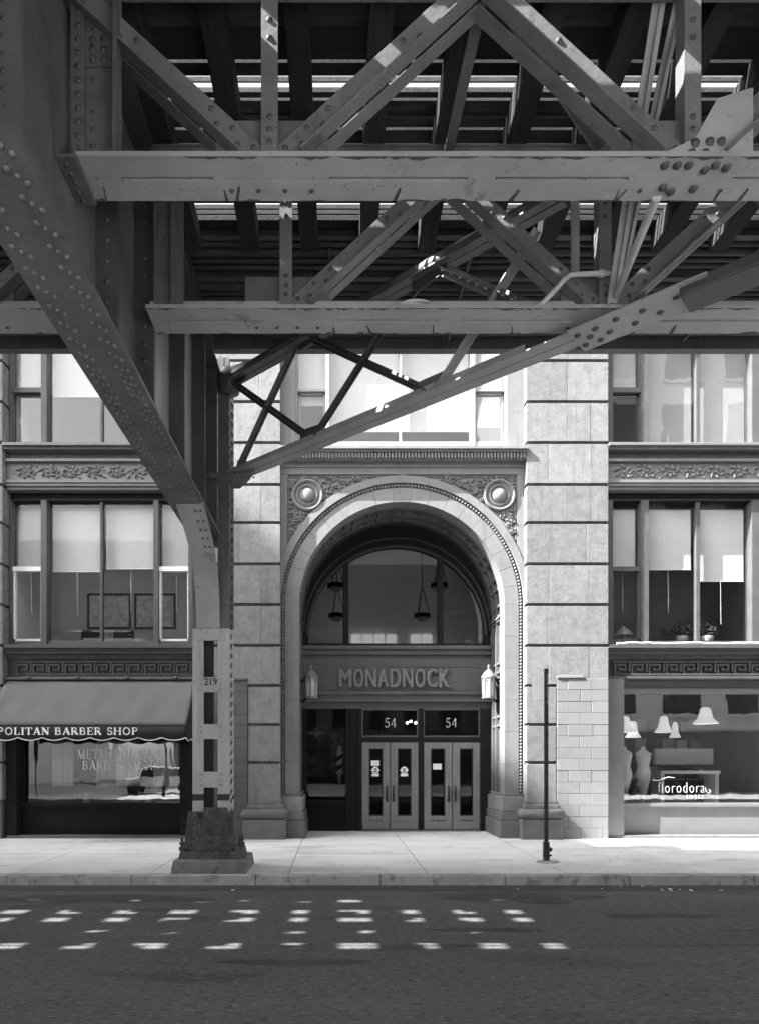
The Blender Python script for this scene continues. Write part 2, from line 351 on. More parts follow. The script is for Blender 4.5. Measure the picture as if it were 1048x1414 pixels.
def arcp(cx, cy, rx, ry, a0, a1, n=10):
    return [(cx+rx*math.cos(R(a0+(a1-a0)*i/n)), cy+ry*math.sin(R(a0+(a1-a0)*i/n))) for i in range(n+1)]
TK, TN = 0.15, 0.06
def _sf(x, y, wd=0.3): return ([(x-wd/2, y), (x+wd/2, y)], TN)
GL = {
 'I': (.4, [([(.2,0),(.2,1)],TK), _sf(.2,.03), _sf(.2,.97)]),
 'T': (.8, [([(.4,0),(.4,1)],TK), ([(0,.97),(.8,.97)],TN), ([(.03,.75),(.03,.97)],TN), ([(.77,.75),(.77,.97)],TN), _sf(.4,.03)]),
 'A': (.9, [([(.12,0),(.44,1)],TN), ([(.44,1),(.76,0)],TK), ([(.24,.34),(.64,.34)],TN), _sf(.12,.03,.26), _sf(.76,.03)]),
 'N': (.92, [([(.14,0),(.14,1)],TN+.01), ([(.14,.96),(.76,.04)],TK), ([(.76,0),(.76,1)],TN+.01), _sf(.14,.03,.26), _sf(.1,.97,.26), _sf(.78,.97,.26)]),
 'M': (1.1, [([(.14,0),(.16,1)],TN+.01), ([(.16,.96),(.54,.05)],TK), ([(.54,.05),(.92,.96)],TN+.01), ([(.94,0),(.92,1)],TK), _sf(.14,.03,.26), _sf(.94,.03), _sf(.12,.97,.2), _sf(.96,.97,.24)]),
 'E': (.74, [([(.16,0),(.16,1)],TK), ([(.02,.97),(.66,.97)],TN), ([(.02,.03),(.7,.03)],TN), ([(.16,.52),(.5,.52)],TN), ([(.65,.78),(.65,.97)],TN), ([(.69,.03),(.69,.26)],TN), ([(.5,.4),(.5,.64)],TN)]),
 'L': (.72, [([(.16,0),(.16,1)],TK), ([(.02,.03),(.66,.03)],TN), ([(.65,.03),(.65,.3)],TN), _sf(.16,.97)]),
 'H': (.95, [([(.16,0),(.16,1)],TK), ([(.76,0),(.76,1)],TK), ([(.16,.52),(.76,.52)],TN), _sf(.16,.03), _sf(.76,.03), _sf(.16,.97), _sf(.76,.97)]),
 'O': (.96, [(arcp(.46,.5,.36,.47,0,360,20),.11)]),
 'P': (.76, [([(.16,0),(.16,1)],TK), _sf(.16,.03), ([(.02,.97),(.36,.97)],TN), (arcp(.34,.73,.28,.24,90,-90,9),.1), ([(.36,.48),(.16,.48)],TN)]),
 'B': (.8, [([(.16,0),(.16,1)],TK), ([(.02,.97),(.36,.97)],TN), (arcp(.34,.75,.25,.22,90,-90,9),.1), ([(.38,.52),(.16,.52)],TN), (arcp(.36,.28,.3,.25,90,-90,9),.11), ([(.02,.03),(.38,.03)],TN)]),
 'R': (.88, [([(.16,0),(.16,1)],TK), _sf(.16,.03), ([(.02,.97),(.36,.97)],TN), (arcp(.34,.75,.27,.22,90,-90,9),.1), ([(.38,.52),(.16,.52)],TN), ([(.4,.52),(.76,.02)],TK), _sf(.8,.03,.16)]),
 'S': (.66, [(arcp(.32,.74,.23,.23,35,270,10)+arcp(.32,.27,.25,.24,90,-145,10)[1:],.11), ([(.53,.72),(.53,.95)],TN), ([(.1,.06),(.1,.3)],TN)]),
 '5': (.66, [([(.16,.97),(.58,.97)],TK-.03), ([(.18,.97),(.12,.55)],TN), (arcp(.3,.31,.26,.29,115,-150,12),.1)]),
 '4': (.7, [([(.46,0),(.46,1)],TK-.02), ([(.46,.98),(.04,.3)],TN), ([(.04,.28),(.66,.28)],TN)]),
 ' ': (.42, []),
}
def serif(text, x0, x1, z0, z1, y, depth=0.004, wt=1.0, track=0.08):
    tot = sum(GL[c][0] + track for c in text) - track
    kx = (x1-x0)/tot; kz = z1-z0; mb = MB(); cx = 0; lay = 0
    for c in text:
        wd, strokes = GL[c]
        for pts, t in strokes:
            t *= wt; lay = (lay + 1) % 7
            yy = y - lay*0.0003
            L = [Vector((x0+(cx+a)*kx, 0, z0+b*kz)) for a, b in pts]
            for i in range(len(L)-1):
                p, q = L[i], L[i+1]; d = (q-p)
                if d.length < 1e-6: continue
                d.normalize(); n_ = Vector((-d.z, 0, d.x)); k = kx*abs(n_.x)+kz*abs(n_.z)
                e = d*0.0 if len(L) == 2 else d*t*k*.12
                a, b, cc, dd = p-e+n_*t*k/2, q+e+n_*t*k/2, q+e-n_*t*k/2, p-e-n_*t*k/2
                mb.extr([(v.x, yy, v.z) for v in (a, b, cc, dd)], (0, depth, 0))
        cx += wd + track
    return mb

# ------------------------------------------------------------------ ground
def gz(y): return 0.15 + 0.008 * (y - 10.1)
YK = 10.1                                   # kerb line
YF, YW, YS = 14.60, 14.82, 16.20            # pilaster front, entrance wall, recessed shopfront
CX, CZ, RI = 1.404, 5.23, 2.215             # entrance arch

g = MB()
NX = 40
g.add([(-400, -1.3, 0), (400, -1.3, 0), (400, YK, 0), (-400, YK, 0)], [(0, 1, 2, 3)])
struct(g.build('road', M['asphalt']))
g = MB(); g.add([(-400, -400, -.03), (400, -400, -.03), (400, 400, -.03), (-400, 400, -.03)], [(0, 1, 2, 3)])
struct(g.build('ground', M['asphalt_patch']))

side = struct(MB().add([(-60, YK + .16, gz(YK) - .006), (60, YK + .16, gz(YK) - .006), (60, 18.5, gz(18.5) - .006), (-60, 18.5, gz(18.5) - .006)], [(0, 1, 2, 3)]).build('sidewalk', M['joint']))
xs = [-0.72 + 2.07 * k for k in range(-7, 8)]
ys = [YK + .165, 12.35, 14.2, 16.4]
for i in range(len(xs) - 1):
    for j in range(3):
        a = .007; x0, x1, y0, y1 = xs[i] + a, xs[i+1] - a, ys[j] + a, ys[j+1] - a
        dz = random.uniform(-.002, .002)
        t = [(x0, y0, gz(y0) + dz), (x1, y0, gz(y0) + dz), (x1, y1, gz(y1) + dz), (x0, y1, gz(y1) + dz)]
        MB().hexa([(p[0], p[1], p[2] - .02) for p in t], t).build('paving_slab', M['paving'], side)
kerb = struct(MB().box(-60, -59.9, YK, YK + .16, -.02, .14).build('kerb', M['kerb']))
kx = -14.0
while kx < 15:
    L = 1.83
    x0, x1 = kx + .004, kx + L - .004
    MB().hexa([(x0, YK - .012, -.02), (x1, YK - .012, -.02), (x1, YK + .158, -.02), (x0, YK + .158, -.02)],
              [(x0, YK + .012, .148), (x1, YK + .012, .148), (x1, YK + .158, .15), (x0, YK + .158, .15)]).build('kerb_stone', M['kerb'], kerb, bevel=.018)
    kx += L
# gutter strip and worn patches lying on the road
struct(MB().add([(-60, YK - .42, .004), (60, YK - .42, .004), (60, YK - .013, .004), (-60, YK - .013, .004)], [(0, 1, 2, 3)]).build('gutter', M['asphalt_patch']))
def flat_blob(cx, cy, rx, ry, z, n=26, j=.12):
    mb = MB(); pts = []
    for k in range(n):
        a = 2*math.pi*k/n; q = 1 + random.uniform(-j, j); pts.append((cx+rx*q*math.cos(a), cy+ry*q*math.sin(a), z))
    return mb.add(pts, [tuple(range(n))])
struct(flat_blob(2.35, 9.25, 1.1, .3, .004, j=.2).build('road_patch', M['asphalt_patch']))
struct(flat_blob(-3.3, 9.1, 1.5, .28, .004, j=.25).build('road_patch', M['asphalt_patch']))
def ribbon(pts, w_):
    mb = MB(); vs = []; fs = []
    for i, (x, y) in enumerate(pts):
        q = w_*random.uniform(.5, 1.3); vs += [(x, y-q, .0075), (x, y+q, .0075)]
    for i in range(len(pts)-1): fs.append((2*i, 2*i+2, 2*i+3, 2*i+1))
    return mb.add(vs, fs)
def wander(x0, y0, x1, y1, n, j): return [(x0+(x1-x0)*i/n + random.uniform(-j, j), y0+(y1-y0)*i/n + random.uniform(-j, j)) for i in range(n+1)]
struct(ribbon([(x, 6.76+.012*math.sin(x*1.7)+random.uniform(-.006, .006)) for x in [-14+.25*k for k in range(112)]], .007).build('road_seam', M['black_paint']))
for c_ in ((-3.4, 8.9, -1.2, 9.3, 22, .03), (.3, 9.2, 2.2, 8.7, 20, .03), (3.4, 9.4, 5.4, 8.4, 24, .04), (4.8, 7.2, 5.6, 9.6, 22, .03)): struct(ribbon(wander(*c_), .006).build('road_crack', M['black_paint']))
for (cx_, cy_, rx_, ry_) in ((1.6, 7.4, .5, .1), (3.8, 8.1, .7, .12), (-.4, 6.2, .6, .09), (4.6, 6.5, .4, .1), (-2.2, 8.4, .45, .07)): struct(flat_blob(cx_, cy_, rx_, ry_, .0035, j=.35).build('oil_stain', M['asphalt_patch']))
mb = MB()
for i in range(46):
    x = random.choice((random.uniform(-4, 7), random.gauss(4.85, .25))); y = random.choice((random.uniform(9.6, 10.05), random.uniform(10.2, 13.8))); z = .012 if y < 10.1 else gz(y)+.006; s_ = random.uniform(.006, .022)
    mb.box(x-s_, x+s_, y-s_*.7, y+s_*.7, z, z+s_*.5)
mb.build('street_litter', M['white_paint'])['kind'] = 'stuff'
mh = thing('manhole_cover', 'round cast iron manhole cover set in a ragged patch by the kerb', 'manhole cover', (2.72, 9.12, 0.004))
MB().lathe((2.72, 9.12, .004), [(0, .012), (.3, .012), (.3, .0)], 28).build('lid', M['cast_iron'], mh)
mb = MB().lathe((2.72, 9.12, .004), [(.31, .014), (.38, .014), (.385, 0)], 28).build('rim', M['cast_iron'], mh)
mb = MB()
for i in range(-3, 4):
    for j in range(-3, 4):
        if i*i + j*j < 10: mb.box(2.72+i*.075-.025, 2.72+i*.075+.025, 9.12+j*.075-.025, 9.12+j*.075+.025, .015, .024)
mb.build('tread', M['cast_iron'], mh, kind='stuff')

# far side of the street, behind the camera
struct(MB().box(-60, 60, -5.4, -1.3, -.02, .15).build('far_sidewalk', M['paving']))
struct(MB().box(-66, 60, -24.9, -5.41, -.02, .12).build('plaza', M['plaza']))
def far_building(name, label, x0, x1, y0, y1, h, m, ww=1.6, wh=2.0, gx=3.0, gzz=3.8, z0=4.6):
    t = thing(name, label, 'building', ((x0+x1)/2, y1, 0))
    MB().box(x0, x1, y0, y1, -.02, h).build('wall', m, t)
    mb = MB(); fr = MB()
    xx = x0 + gx/2
    while xx < x1 - ww/2:
        zz = z0
        while zz + wh < h - .6:
            mb.box(xx-ww/2, xx+ww/2, y1 - .1, y1 + .02, zz, zz+wh)
            fr.box(xx-ww/2-.15, xx+ww/2+.15, y1 - .1, y1 + .22, zz-.22, zz-.02)
            zz += gzz
        xx += gx
    mb.build('windows_glass', M['far_glass'], t, kind='stuff'); fr.build('window_sills', m, t, kind='stuff')
    MB().box(x0-.1, x1+.1, y1-.3, y1+.5, h-.6, h).build('cornice', m, t)
    MB().box(x0, x1, y1-.05, y1+.12, .15, 3.6).build('shopfront', M['iron_grey'], t)
    return t
far_building('low_office_building', 'low pale office building across the street from the arch, seen in its windows', -13, 13, -44, -25, 27, M['far_wall_mid'])
far_building('tall_office_building', 'tall pale stone office building across the street to the right', 14.5, 46, -40, -9, 60, M['far_wall'], ww=1.9, wh=2.4, gx=3.4)
far_building('brick_office_building', 'plain mid height office building across the street to the left', -66, -24, -44, -5.4, 13, M['far_wall'])
far_building('shadow_tower', 'narrow unseen slab tower far down the street on the left, added for its diagonal shadow', -140, -69.0, -10.7, -5.4, 70.4, M['far_wall_mid'])  # unseen tower, added and sized to cast the diagonal facade shadow

# ------------------------------------------------------------------ the office building
B = thing('office_building', 'pale stone office building with a great arched doorway between rusticated piers', 'building', (CX, YF, gz(YF)))
GROOVE = [Z(p, YF) for p in (1107, 1053.6, 1001, 947, 891.5, 835, 778.8, 721.7, 669, 611, 554.4, 497.5, 440, 383, 330)]
def pier(x0, x1, full_from=0, core=True, inner=None):
    """rusticated pier; courses below full_from are only as wide as inner=(xa,xb)"""
    pn = node('pier', B)
    MB().box(x0+.05, x1-.05, YF+.065, YW+.6, gz(YF), GROOVE[-1]-.05).build('core', M['groove'], pn)
    for i in range(len(GROOVE)-1):
        z0, z1 = GROOVE[i] + .032, GROOVE[i+1] - .032
        a, b = (x0, x1) if i >= full_from else inner
        wdt = b - a
        if i >= full_from: fr = random.choice([(0, .5, 1), (0, .27, .76, 1), (0, .25, 1), (0, .74, 1), (0, .5, 1)]) if i % 2 == 0 else random.choice([(0, .27, .76, 1), (0, .5, .78, 1)])
        else: fr = (0, 1)
        for k in range(len(fr)-1):
            xa, xb = a + wdt*fr[k] + (.001 if k else 0), a + wdt*fr[k+1] - (.001 if k < len(fr)-2 else 0)
            piece('stone_block', M['granite'], pn, xa, xb, YF + random.choice((0, .003, .005)), YW+.4, z0, z1, bevel=.006)
    return pn
def pier_base(xa, xb):
    b = node('pier_base', B); e = .05
    z = lambda p: Z(p, YF-.05)
    piece('plinth', M['granite_base'], b, xa-.13, xb+.13, YF-.14, YW+.3, gz(YF)-.03, z(1132), bevel=.012)
    m = MB(); n = 10; zt, zm = z(1117), z(1132); rr = (zt-zm)/2
    # half-round torus moulding round the front and the sides
    prof = [(-math.cos(math.pi*k/n-math.pi/2)*rr*.9, zm+rr+math.sin(math.pi*k/n-math.pi/2)*rr) for k in range(n+1)]
    vs = []; fs = []
    for (o, zz) in prof:
        d = -o
        vs += [(xa-.06-d, YW+.3, zz), (xa-.06-d, YF-.06-d, zz), (xb+.06+d, YF-.06-d, zz), (xb+.06+d, YW+.3, zz)]
    for i in range(n):
        for k in range(3): fs.append((i*4+k, i*4+k+1, i*4+4+k+1, i*4+4+k))
    m.add(vs, fs, True); m.build('torus', M['granite_base'], b)
    piece('fillet', M['granite'], b, xa-.05, xb+.05, YF-.05, YW+.3, z(1117)+.002, z(1111), bevel=.01)
    piece('apophyge', M['granite'], b, xa-.02, xb+.02, YF-.02, YW+.3, z(1111)+.002, z(1107)+.03, bevel=.01)
    MB().box(xa-.02, xb+.02, YF-.02, YW+.2, z(1132)-.02, z(1117)+.01).build('core', M['granite_base'], b)
RX0, RX1 = X(727, YF), X(840, YF); LX0, LX1 = X(274, YF), X(387, YF)
pier(RX0, RX1, 3, inner=(RX0, X(768, YF))); pier(LX0, LX1, 3, inner=(X(343, YF), LX1))
pier_base(RX0, X(768, YF)-.02); pier_base(X(343, YF)+.02, LX1)
def brick_infill(x0, x1, m, zt, rows=14):
    b = node('painted_brickwork', B); zb = gz(YF) - .02
    MB().box(x0+.006, x1-.004, YF+.012, YW+.4, zb, zt-.004).build('mortar', m, b)
    h = (zt - zb) / rows
    for r in range(rows):
        z0 = zb + r*h; off = (.0, .5)[r % 2]; bw_ = .5
        xs_ = [x0] + [x for x in [x0 + (k + off)*bw_*random.uniform(.97, 1.03) for k in range(0, 4)] if x0 + .12 < x < x1 - .12] + [x1]
        for k in range(len(xs_)-1):
            y_ = YF - random.uniform(.0, .006)
            piece('brick', m, b, round(xs_[k]+.004, 2), round(xs_[k+1]-.004, 2), round(y_, 3), YF+.1, z0+.004, z0+h-.004, bevel=.005)
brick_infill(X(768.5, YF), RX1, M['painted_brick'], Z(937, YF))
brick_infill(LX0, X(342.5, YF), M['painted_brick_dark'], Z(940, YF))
piece('ledge', M['painted_brick'], B, X(768, YF)+.01, X(806, YF), YF-.03, YF+.1, Z(937, YF)+.002, Z(933.5, YF), .008)
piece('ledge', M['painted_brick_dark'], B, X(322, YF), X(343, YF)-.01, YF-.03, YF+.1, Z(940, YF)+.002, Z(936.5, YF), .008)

# ---- entrance: spandrel wall, archivolt, bead, vault
def arch_wall(mb, r, y, xl, xr, zt, zb):
    """flat wall between an arch of radius r and a rectangle"""
    angs = sorted(set([math.pi*i/64 for i in range(65)] + [math.atan2(zt-CZ, xr-CX), math.atan2(zt-CZ, xl-CX)]))
    vs = []; fs = []
    for a in angs:
        c, s_ = math.cos(a), math.sin(a)
        ks = []
        if c > 1e-6: ks.append((xr-CX)/c)
        if c < -1e-6: ks.append((xl-CX)/c)
        if s_ > 1e-6: ks.append((zt-CZ)/s_)
        k = max(min(ks), r); vs += [(CX+r*c, y, CZ+r*s_), (CX+k*c, y, CZ+k*s_)]
    for i in range(len(angs)-1): fs.append((2*i, 2*i+1, 2*i+3, 2*i+2))
    mb.add(vs, fs)
XL, XR, ZT = LX1 - .02, RX0 + .06, Z(641, YW)
ent = node('entrance_surround', B)
mb = MB(); arch_wall(mb, 2.70, YW+.05, XL, XR, ZT, CZ); mb.build('spandrel_ground', M['terracotta'], ent)
fx = lambda p: X(p, YW); fz = lambda p: Z(p, YW)
fr = MB()
fr.box(XL, XR, YW, YW+.3, fz(655), ZT)
hz = lambda x: CZ + math.sqrt(2.765**2 - (x-CX)**2)
for a, b in ((XL, fx(397)), (fx(714), XR)):
    n = 6; fr.extr([(a, YW+.002, fz(655)-.001)] + [(a+(b-a)*k/n, YW+.002, hz(a+(b-a)*k/n)) for k in range(n+1)] + [(b, YW+.002, fz(655)-.001)], (0, .3, 0))
fr.box(fx(553), fx(561), YW+.001, YW+.2, fz(664), fz(655)-.001)
fr.build('panel_frame', M['terracotta'], ent, bevel=.008)
pe = MB()
for (a, b, z) in ((399, 552, 657.5), (562, 713, 657.5)):
    n = 30
    for i in range(n): pe.ball((fx(a+(b-a)*(i+.5)/n), YW+.03, fz(z)), .034, .03, .018, 6, 4)
for px in (399, 712.5):
    for i in range(24): pe.ball((fx(px), YW+.03, fz(661+i*3.6)), .016, .03, .034, 6, 4)
pe.build('pearl_edging', M['carving'], ent, kind='stuff')
mb = MB(); mb.arc(CX, CZ, 2.61, 2.77, YW-.02, YW+.4, 0, math.pi, 72)
for s_ in (-1, 1): mb.box(CX+s_*2.61, CX+s_*2.77, YW-.02, YW+.4, .9, CZ)
mb.build('outer_band', M['terracotta'], ent, bevel=.01)
mb = MB(); mb.arc(CX, CZ, 2.51, 2.62, YW+.05, YW+.3, 0, math.pi, 72)
for s_ in (-1, 1): mb.box(CX+s_*2.51, CX+s_*2.62, YW+.05, YW+.3, .9, CZ)
mb.build('bead_groove', M['groove'], ent)
mb = MB(); n = 112
for i in range(n+1):
    a = math.pi*i/n; mb.ball((CX+2.565*math.cos(a), YW+.028, CZ+2.565*math.sin(a)), .03, n=6, m=4)
zz = CZ - .072
while zz > 1.15:
    for s_ in (-1, 1): mb.ball((CX+s_*2.565, YW+.028, zz), .03, n=6, m=4)
    zz -= .072
mb.build('bead_moulding', M['terracotta'], ent, kind='stuff')
arch = node('archivolt', B)
NV = 19
for k in range(NV):
    a0, a1 = math.pi*k/NV, math.pi*(k+1)/NV; e = .0012
    MB().arc(CX, CZ, RI, 2.515, YW+.025+random.uniform(0, .003), YW+.42, a0+e, a1-e, 5).build('voussoir', M['terracotta'], arch)
jz = [1.1 + (CZ-1.1)*k/6 for k in range(7)]
for s_ in (-1, 1):
    for k in range(6):
        xa, xb = sorted((CX+s_*RI, CX+s_*2.515))
        piece('jamb_stone', M['terracotta'], arch, xa, xb, YW+.025, YW+.42, jz[k]+.0025, jz[k+1]-.0025)
va = node('vault', B)
YB0 = YW+.42
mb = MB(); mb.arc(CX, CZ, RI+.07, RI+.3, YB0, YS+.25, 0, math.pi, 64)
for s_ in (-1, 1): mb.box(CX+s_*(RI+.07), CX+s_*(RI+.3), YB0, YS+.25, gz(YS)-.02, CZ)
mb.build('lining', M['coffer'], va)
ribs = MB()
for (ya, yb) in ((YB0, YB0+.06), (15.66, 15.74), (YS-.16, YS)):
    ribs.arc(CX, CZ, RI, RI+.075, ya, yb, 0, math.pi, 64)
    for s_ in (-1, 1): ribs.box(CX+s_*RI, CX+s_*(RI+.075), ya, yb, 1.1, CZ)
for k in range(13):
    a = math.pi*k/12; d = .022
    for q in (-.05, .05): ribs.arc(CX, CZ, RI+.012, RI+.075, YB0, YS-.16, a+q-d/2, a+q+d/2, 1)
for s_ in (-1, 1):
    for z_ in (3.95, 2.75):
        for q in (-.1, .1): ribs.box(CX+s_*(RI+.012), CX+s_*(RI+.075), YB0, YS-.16, z_+q-.025, z_+q+.025)
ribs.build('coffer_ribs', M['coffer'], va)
caps = MB()
for s_ in (-1, 1):
    for (z_, o) in ((4.98, .0), (5.03, .025), (3.62, .0), (3.68, .03)): caps.box(CX+s_*(RI-o), CX+s_*(RI+.08), YB0+.01, YS-.02, z_, z_+.045)
caps.build('impost_moulding', M['coffer'], va)
for s_ in (-1, 1):                       # stepped bases of the arch jambs
    jb = node('jamb_base', B); o = lambda e: sorted((CX+s_*(RI-e), CX+s_*2.75))
    for (e, f, z0, z1) in ((.14, .14, gz(YW)-.04, .56), (.11, .1, .562, .75), (.08, .07, .752, 1.08), (.03, .03, 1.082, 1.12)):
        a, b = o(e); piece('plinth_block', M['granite_base'] if z0 < .75 else M['terracotta'], jb, a, b, YW-f, YS-.05, z0, z1, bevel=.015)
    mb = MB(); a, b = o(.03)
    for i in range(14): mb.ball((a+(b-a)*(i+.5)/14, YW-.03, 1.135), .016, n=6, m=4)
    for i in range(26): mb.ball((CX+s_*(RI-.03), YW+.05+i*.05, 1.135), .016, n=6, m=4)
    mb.build('egg_moulding', M['terracotta'], jb, kind='stuff')

# ---- carved ornament
def leaf(mb, x, y, z, ang, L, Wd, h=.03): mb.ball((x, y, z), L, h, Wd, 7, 4, rot=ang)
def curl(mb, x, z, y, r, a0, turns, sgn, rt=.014, n=18):
    pts = []
    for i in range(n+1):
        t = i/n; a = a0 + sgn*turns*2*math.pi*t; q = r*(1-.82*t)
        pts.append((x+q*math.cos(a), y-.01*t, z+q*math.sin(a)))
    mb.tube(pts, rt, 5)
    mb.ball((x, y-.015, z), r*.3, .03, r*.3, 7, 4)
def in_panel(x, z, side_):
    r = math.hypot(x-CX, z-CZ)
    return r > 2.83 and z < fz(660) and (fx(401) < x < fx(551) if side_ < 0 else fx(563) < x < fx(711))
for side_ in (-1, 1):
    mb = MB(); cpx = fx(424.5) if side_ < 0 else fx(689.5); cpz = fz(683.5); yb = YW+.045
    rnd = random.Random(5+side_)
    placed = []
    tries = 0
    while tries < 2600:
        tries += 1
        x = rnd.uniform(fx(400), fx(712)); z = rnd.uniform(fz(742), fz(659))
        if not in_panel(x, z, side_) or math.hypot(x-cpx, z-cpz) < .365: continue
        if any((x-a)**2+(z-b)**2 < .052**2 for a, b in placed): continue
        placed.append((x, z)); s_ = rnd.random()
        if s_ < .3: curl(mb, x, z, yb-.02, rnd.uniform(.05, .085), rnd.uniform(0, 6), 1.3, rnd.choice((-1, 1)), .016, 12)
        else: leaf(mb, x, yb, z, rnd.uniform(0, math.pi), rnd.uniform(.035, .075), rnd.uniform(.014, .026), rnd.uniform(.05, .085))
    # a main stem following the arch, with larger curls
    pts = []
    for i in range(20):
        a = R(52 + 34*i/19); a = a if side_ > 0 else math.pi - a
        r = 2.93 + .05*math.sin(i*1.3); pts.append((CX+r*math.cos(a), yb-.01, CZ+r*math.sin(a)))
    mb.tube(pts, .018, 5)
    mb.build('foliage_carving', M['carving'], ent, kind='stuff')
    MB().lathe((cpx, YW+.05, cpz), [(0, .13), (.06, .125), (.115, .105), (.155, .06), (.17, .015), (.185, .03), (.205, .075), (.23, .05), (.25, .015),
               (.27, .035), (.30, .09), (.325, .095), (.345, .06), (.35, 0)], 36, axis='y').build('roundel', M['terracotta'], ent)

def dentils(mb, x0, x1, y0, y1, z0, z1, w_=.035, gap=.035):
    x = x0
    while x + w_ < x1: mb.box(x, x+w_, y0, y1, z0, z1); x += w_+gap
zf = lambda p: Z(p, YF)
co = MB()
co.box(XL, XR-.05, YF-.08, YW+.3, zf(621.5), zf(617)); co.box(XL, XR-.05, YF-.03, YW+.3, zf(624), zf(621.5)-.001)
co.box(XL, XR-.05, YF+.05, YW+.3, zf(633), zf(624)-.001); co.box(XL, XR-.05, YW-.03, YW+.3, zf(641)+.02, zf(633)-.001)
cob = co.build('cornice', M['terracotta'], B, bevel=.006)
mb = MB(); dentils(mb, XL, XR-.06, YF-.01, YF+.05, zf(632), zf(625)); mb.build('dentils', M['terracotta'], cob, kind='stuff')

# ---- entrance bay, third floor windows
def pane(parent, x0, x1, z0, z1, y, m=None):
    return MB().box(x0, x1, y, y+.008, z0, z1).build('pane', m or M['glass'], parent)
YG = 15.02
gx = lambda p: X(p, YG); gzp = lambda p: Z(p, YG)
WTOP = 11.4
def posts(mb, spans, y0, y1, z0, z1):
    for a, b in spans: mb.box(a, b, y0, y1, z0, z1)
def room(x0, x1, z0, z1, y0, y1, m=None, floor=None):
    """open-fronted box of a room behind the windows"""
    t = .1; mb = MB()
    mb.box(x0-t, x1+t, y1, y1+t, z0-t, z1+t); mb.box(x0-t, x0, y0, y1, z0-t, z1+t); mb.box(x1, x1+t, y0, y1, z0-t, z1+t)
    mb.box(x0, x1, y0, y1, z1, z1+t)
    r = mb.build('room', m or M['room_wall'], B)
    MB().box(x0, x1, y0, y1, z0-t, z0).build('room_floor', floor or M['room_floor'], r)
    return r
def blind(parent, x0, x1, z0, z1, y, cord=True):
    MB().box(x0, x1, y, y+.004, z0, z1).build('blind', M['blind'], parent)
    MB().tube([(x0, y, z0), (x1, y, z0)], .012, 6).build('blind_bar', M['white_paint'], parent)
    if cord: MB().tube([((x0+x1)/2, y-.02, z0), ((x0+x1)/2+.01, y-.02, z0-.95)], .006, 5).build('blind_cord', M['white_paint'], parent)

z0w = zf(617)
for xa_, xb_ in ((XL, gx(409)), (gx(697), XR)): MB().box(xa_, xb_, YW, YW+.5, z0w, WTOP).build('window_jamb', M['terracotta'], B)
piece('upper_wall', M['terracotta'], B, -9.5, 12.5, YF+.12, YG+.4, WTOP, 12.9)
W3 = MB(); z1 = WTOP
posts(W3, [(gx(409), gx(411.5)), (gx(450), gx(455.5)), (gx(648.5), gx(654.5)), (gx(695), gx(697))], YG-.14, YG+.1, z0w, z1)
W3.box(gx(551.5), gx(554.5), YG-.06, YG+.05, z0w, z1)
for a, b in ((411.5, 450), (654.5, 695)): W3.box(gx(a), gx(b), YG-.1, YG+.06, gzp(543.5), gzp(540))
W3.box(gx(409), gx(697), YG-.12, YG+.1, z0w-.02, gzp(613))
w3 = W3.build('window', M['window_paint_light'], B, bevel=.006)
for a, b in ((413, 449), (656, 694)):
    sash = MB()
    for q in (a, b-2.2): sash.box(gx(q), gx(q+2.2), YG-.03, YG+.04, gzp(613), gzp(544))
    sash.box(gx(a), gx(b), YG-.03, YG+.04, gzp(546), gzp(544)-.002)
    sash.build('sash', M['window_paint_light'], w3)
for a, b in ((411.5, 450), (455.5, 551.5), (554.5, 648.5), (654.5, 695)): pane(w3, gx(a), gx(b), z0w, z1, YG+.02, M['glass_old'])
for a, b, zb in ((412, 450, 560), (456, 551, 596), (555, 648, 596), (655, 695, 590)): blind(w3, gx(a), gx(b), Z(zb, YG+.12), z1, YG+.12, False)
room(gx(409), gx(697), z0w-.3, WTOP, YG+.14, 18.5)

# ---- recessed shopfront under the arch
sx = lambda p: X(p, YS); sz = lambda p: Z(p, YS)
fan = node('fanlight', B)
mb = MB(); n = 64; vs = []; fs = []; CZ2, R2 = 4.80, 2.07
pin = [(CX+R2, sz(893))] + [(CX+R2*math.cos(math.pi*i/n), CZ2+R2*math.sin(math.pi*i/n)) for i in range(n+1)] + [(CX-R2, sz(893))]
pout = [(CX+2.3, sz(893))] + [(CX+2.3*math.cos(math.pi*i/n), CZ+2.3*math.sin(math.pi*i/n)) for i in range(n+1)] + [(CX-2.3, sz(893))]
for (a, b) in zip(pin, pout): vs += [(a[0], YS, a[1]), (b[0], YS, b[1]), (a[0], YS+.12, a[1]), (b[0], YS+.12, b[1])]
for i in range(len(pin)-1):
    o = i*4; fs += [(o, o+1, o+5, o+4), (o, o+4, o+6, o+2), (o+2, o+6, o+7, o+3)]
mb.add(vs, fs); mb.build('frame', M['iron_black'], fan)
mb = MB()
mb.arc(CX, CZ2, R2, R2+.05, YS-.06, YS+.02, 0, math.pi, 64); mb.arc(CX, CZ2+.1, R2+.09, R2+.12, YS-.1, YS+.02, 0, math.pi, 64)
mb.arc(CX, CZ, RI-.05, RI+.02, YS-.14, YS+.02, 0, math.pi, 64)
mb.build('frame_moulding', M['iron_frame'], fan)  # mouldings coloured paler than the frame to imitate their highlights
mb = MB()
for a, b in ((473.5, 481.5), (604, 611.5)):
    x0, x1 = sx(a), sx(b); zt = CZ2 + math.sqrt(R2**2-((x0+x1)/2-CX)**2) + .03
    mb.box(x0, x1, YS-.05, YS+.1, sz(893), zt); mb.box(x0+.03, x1-.03, YS-.08, YS-.05, sz(893), zt-.02)
mb.box(CX-R2, CX+R2, YS-.03, YS+.1, sz(893), sz(889))
mb.build('mullion', M['iron_black'], fan)
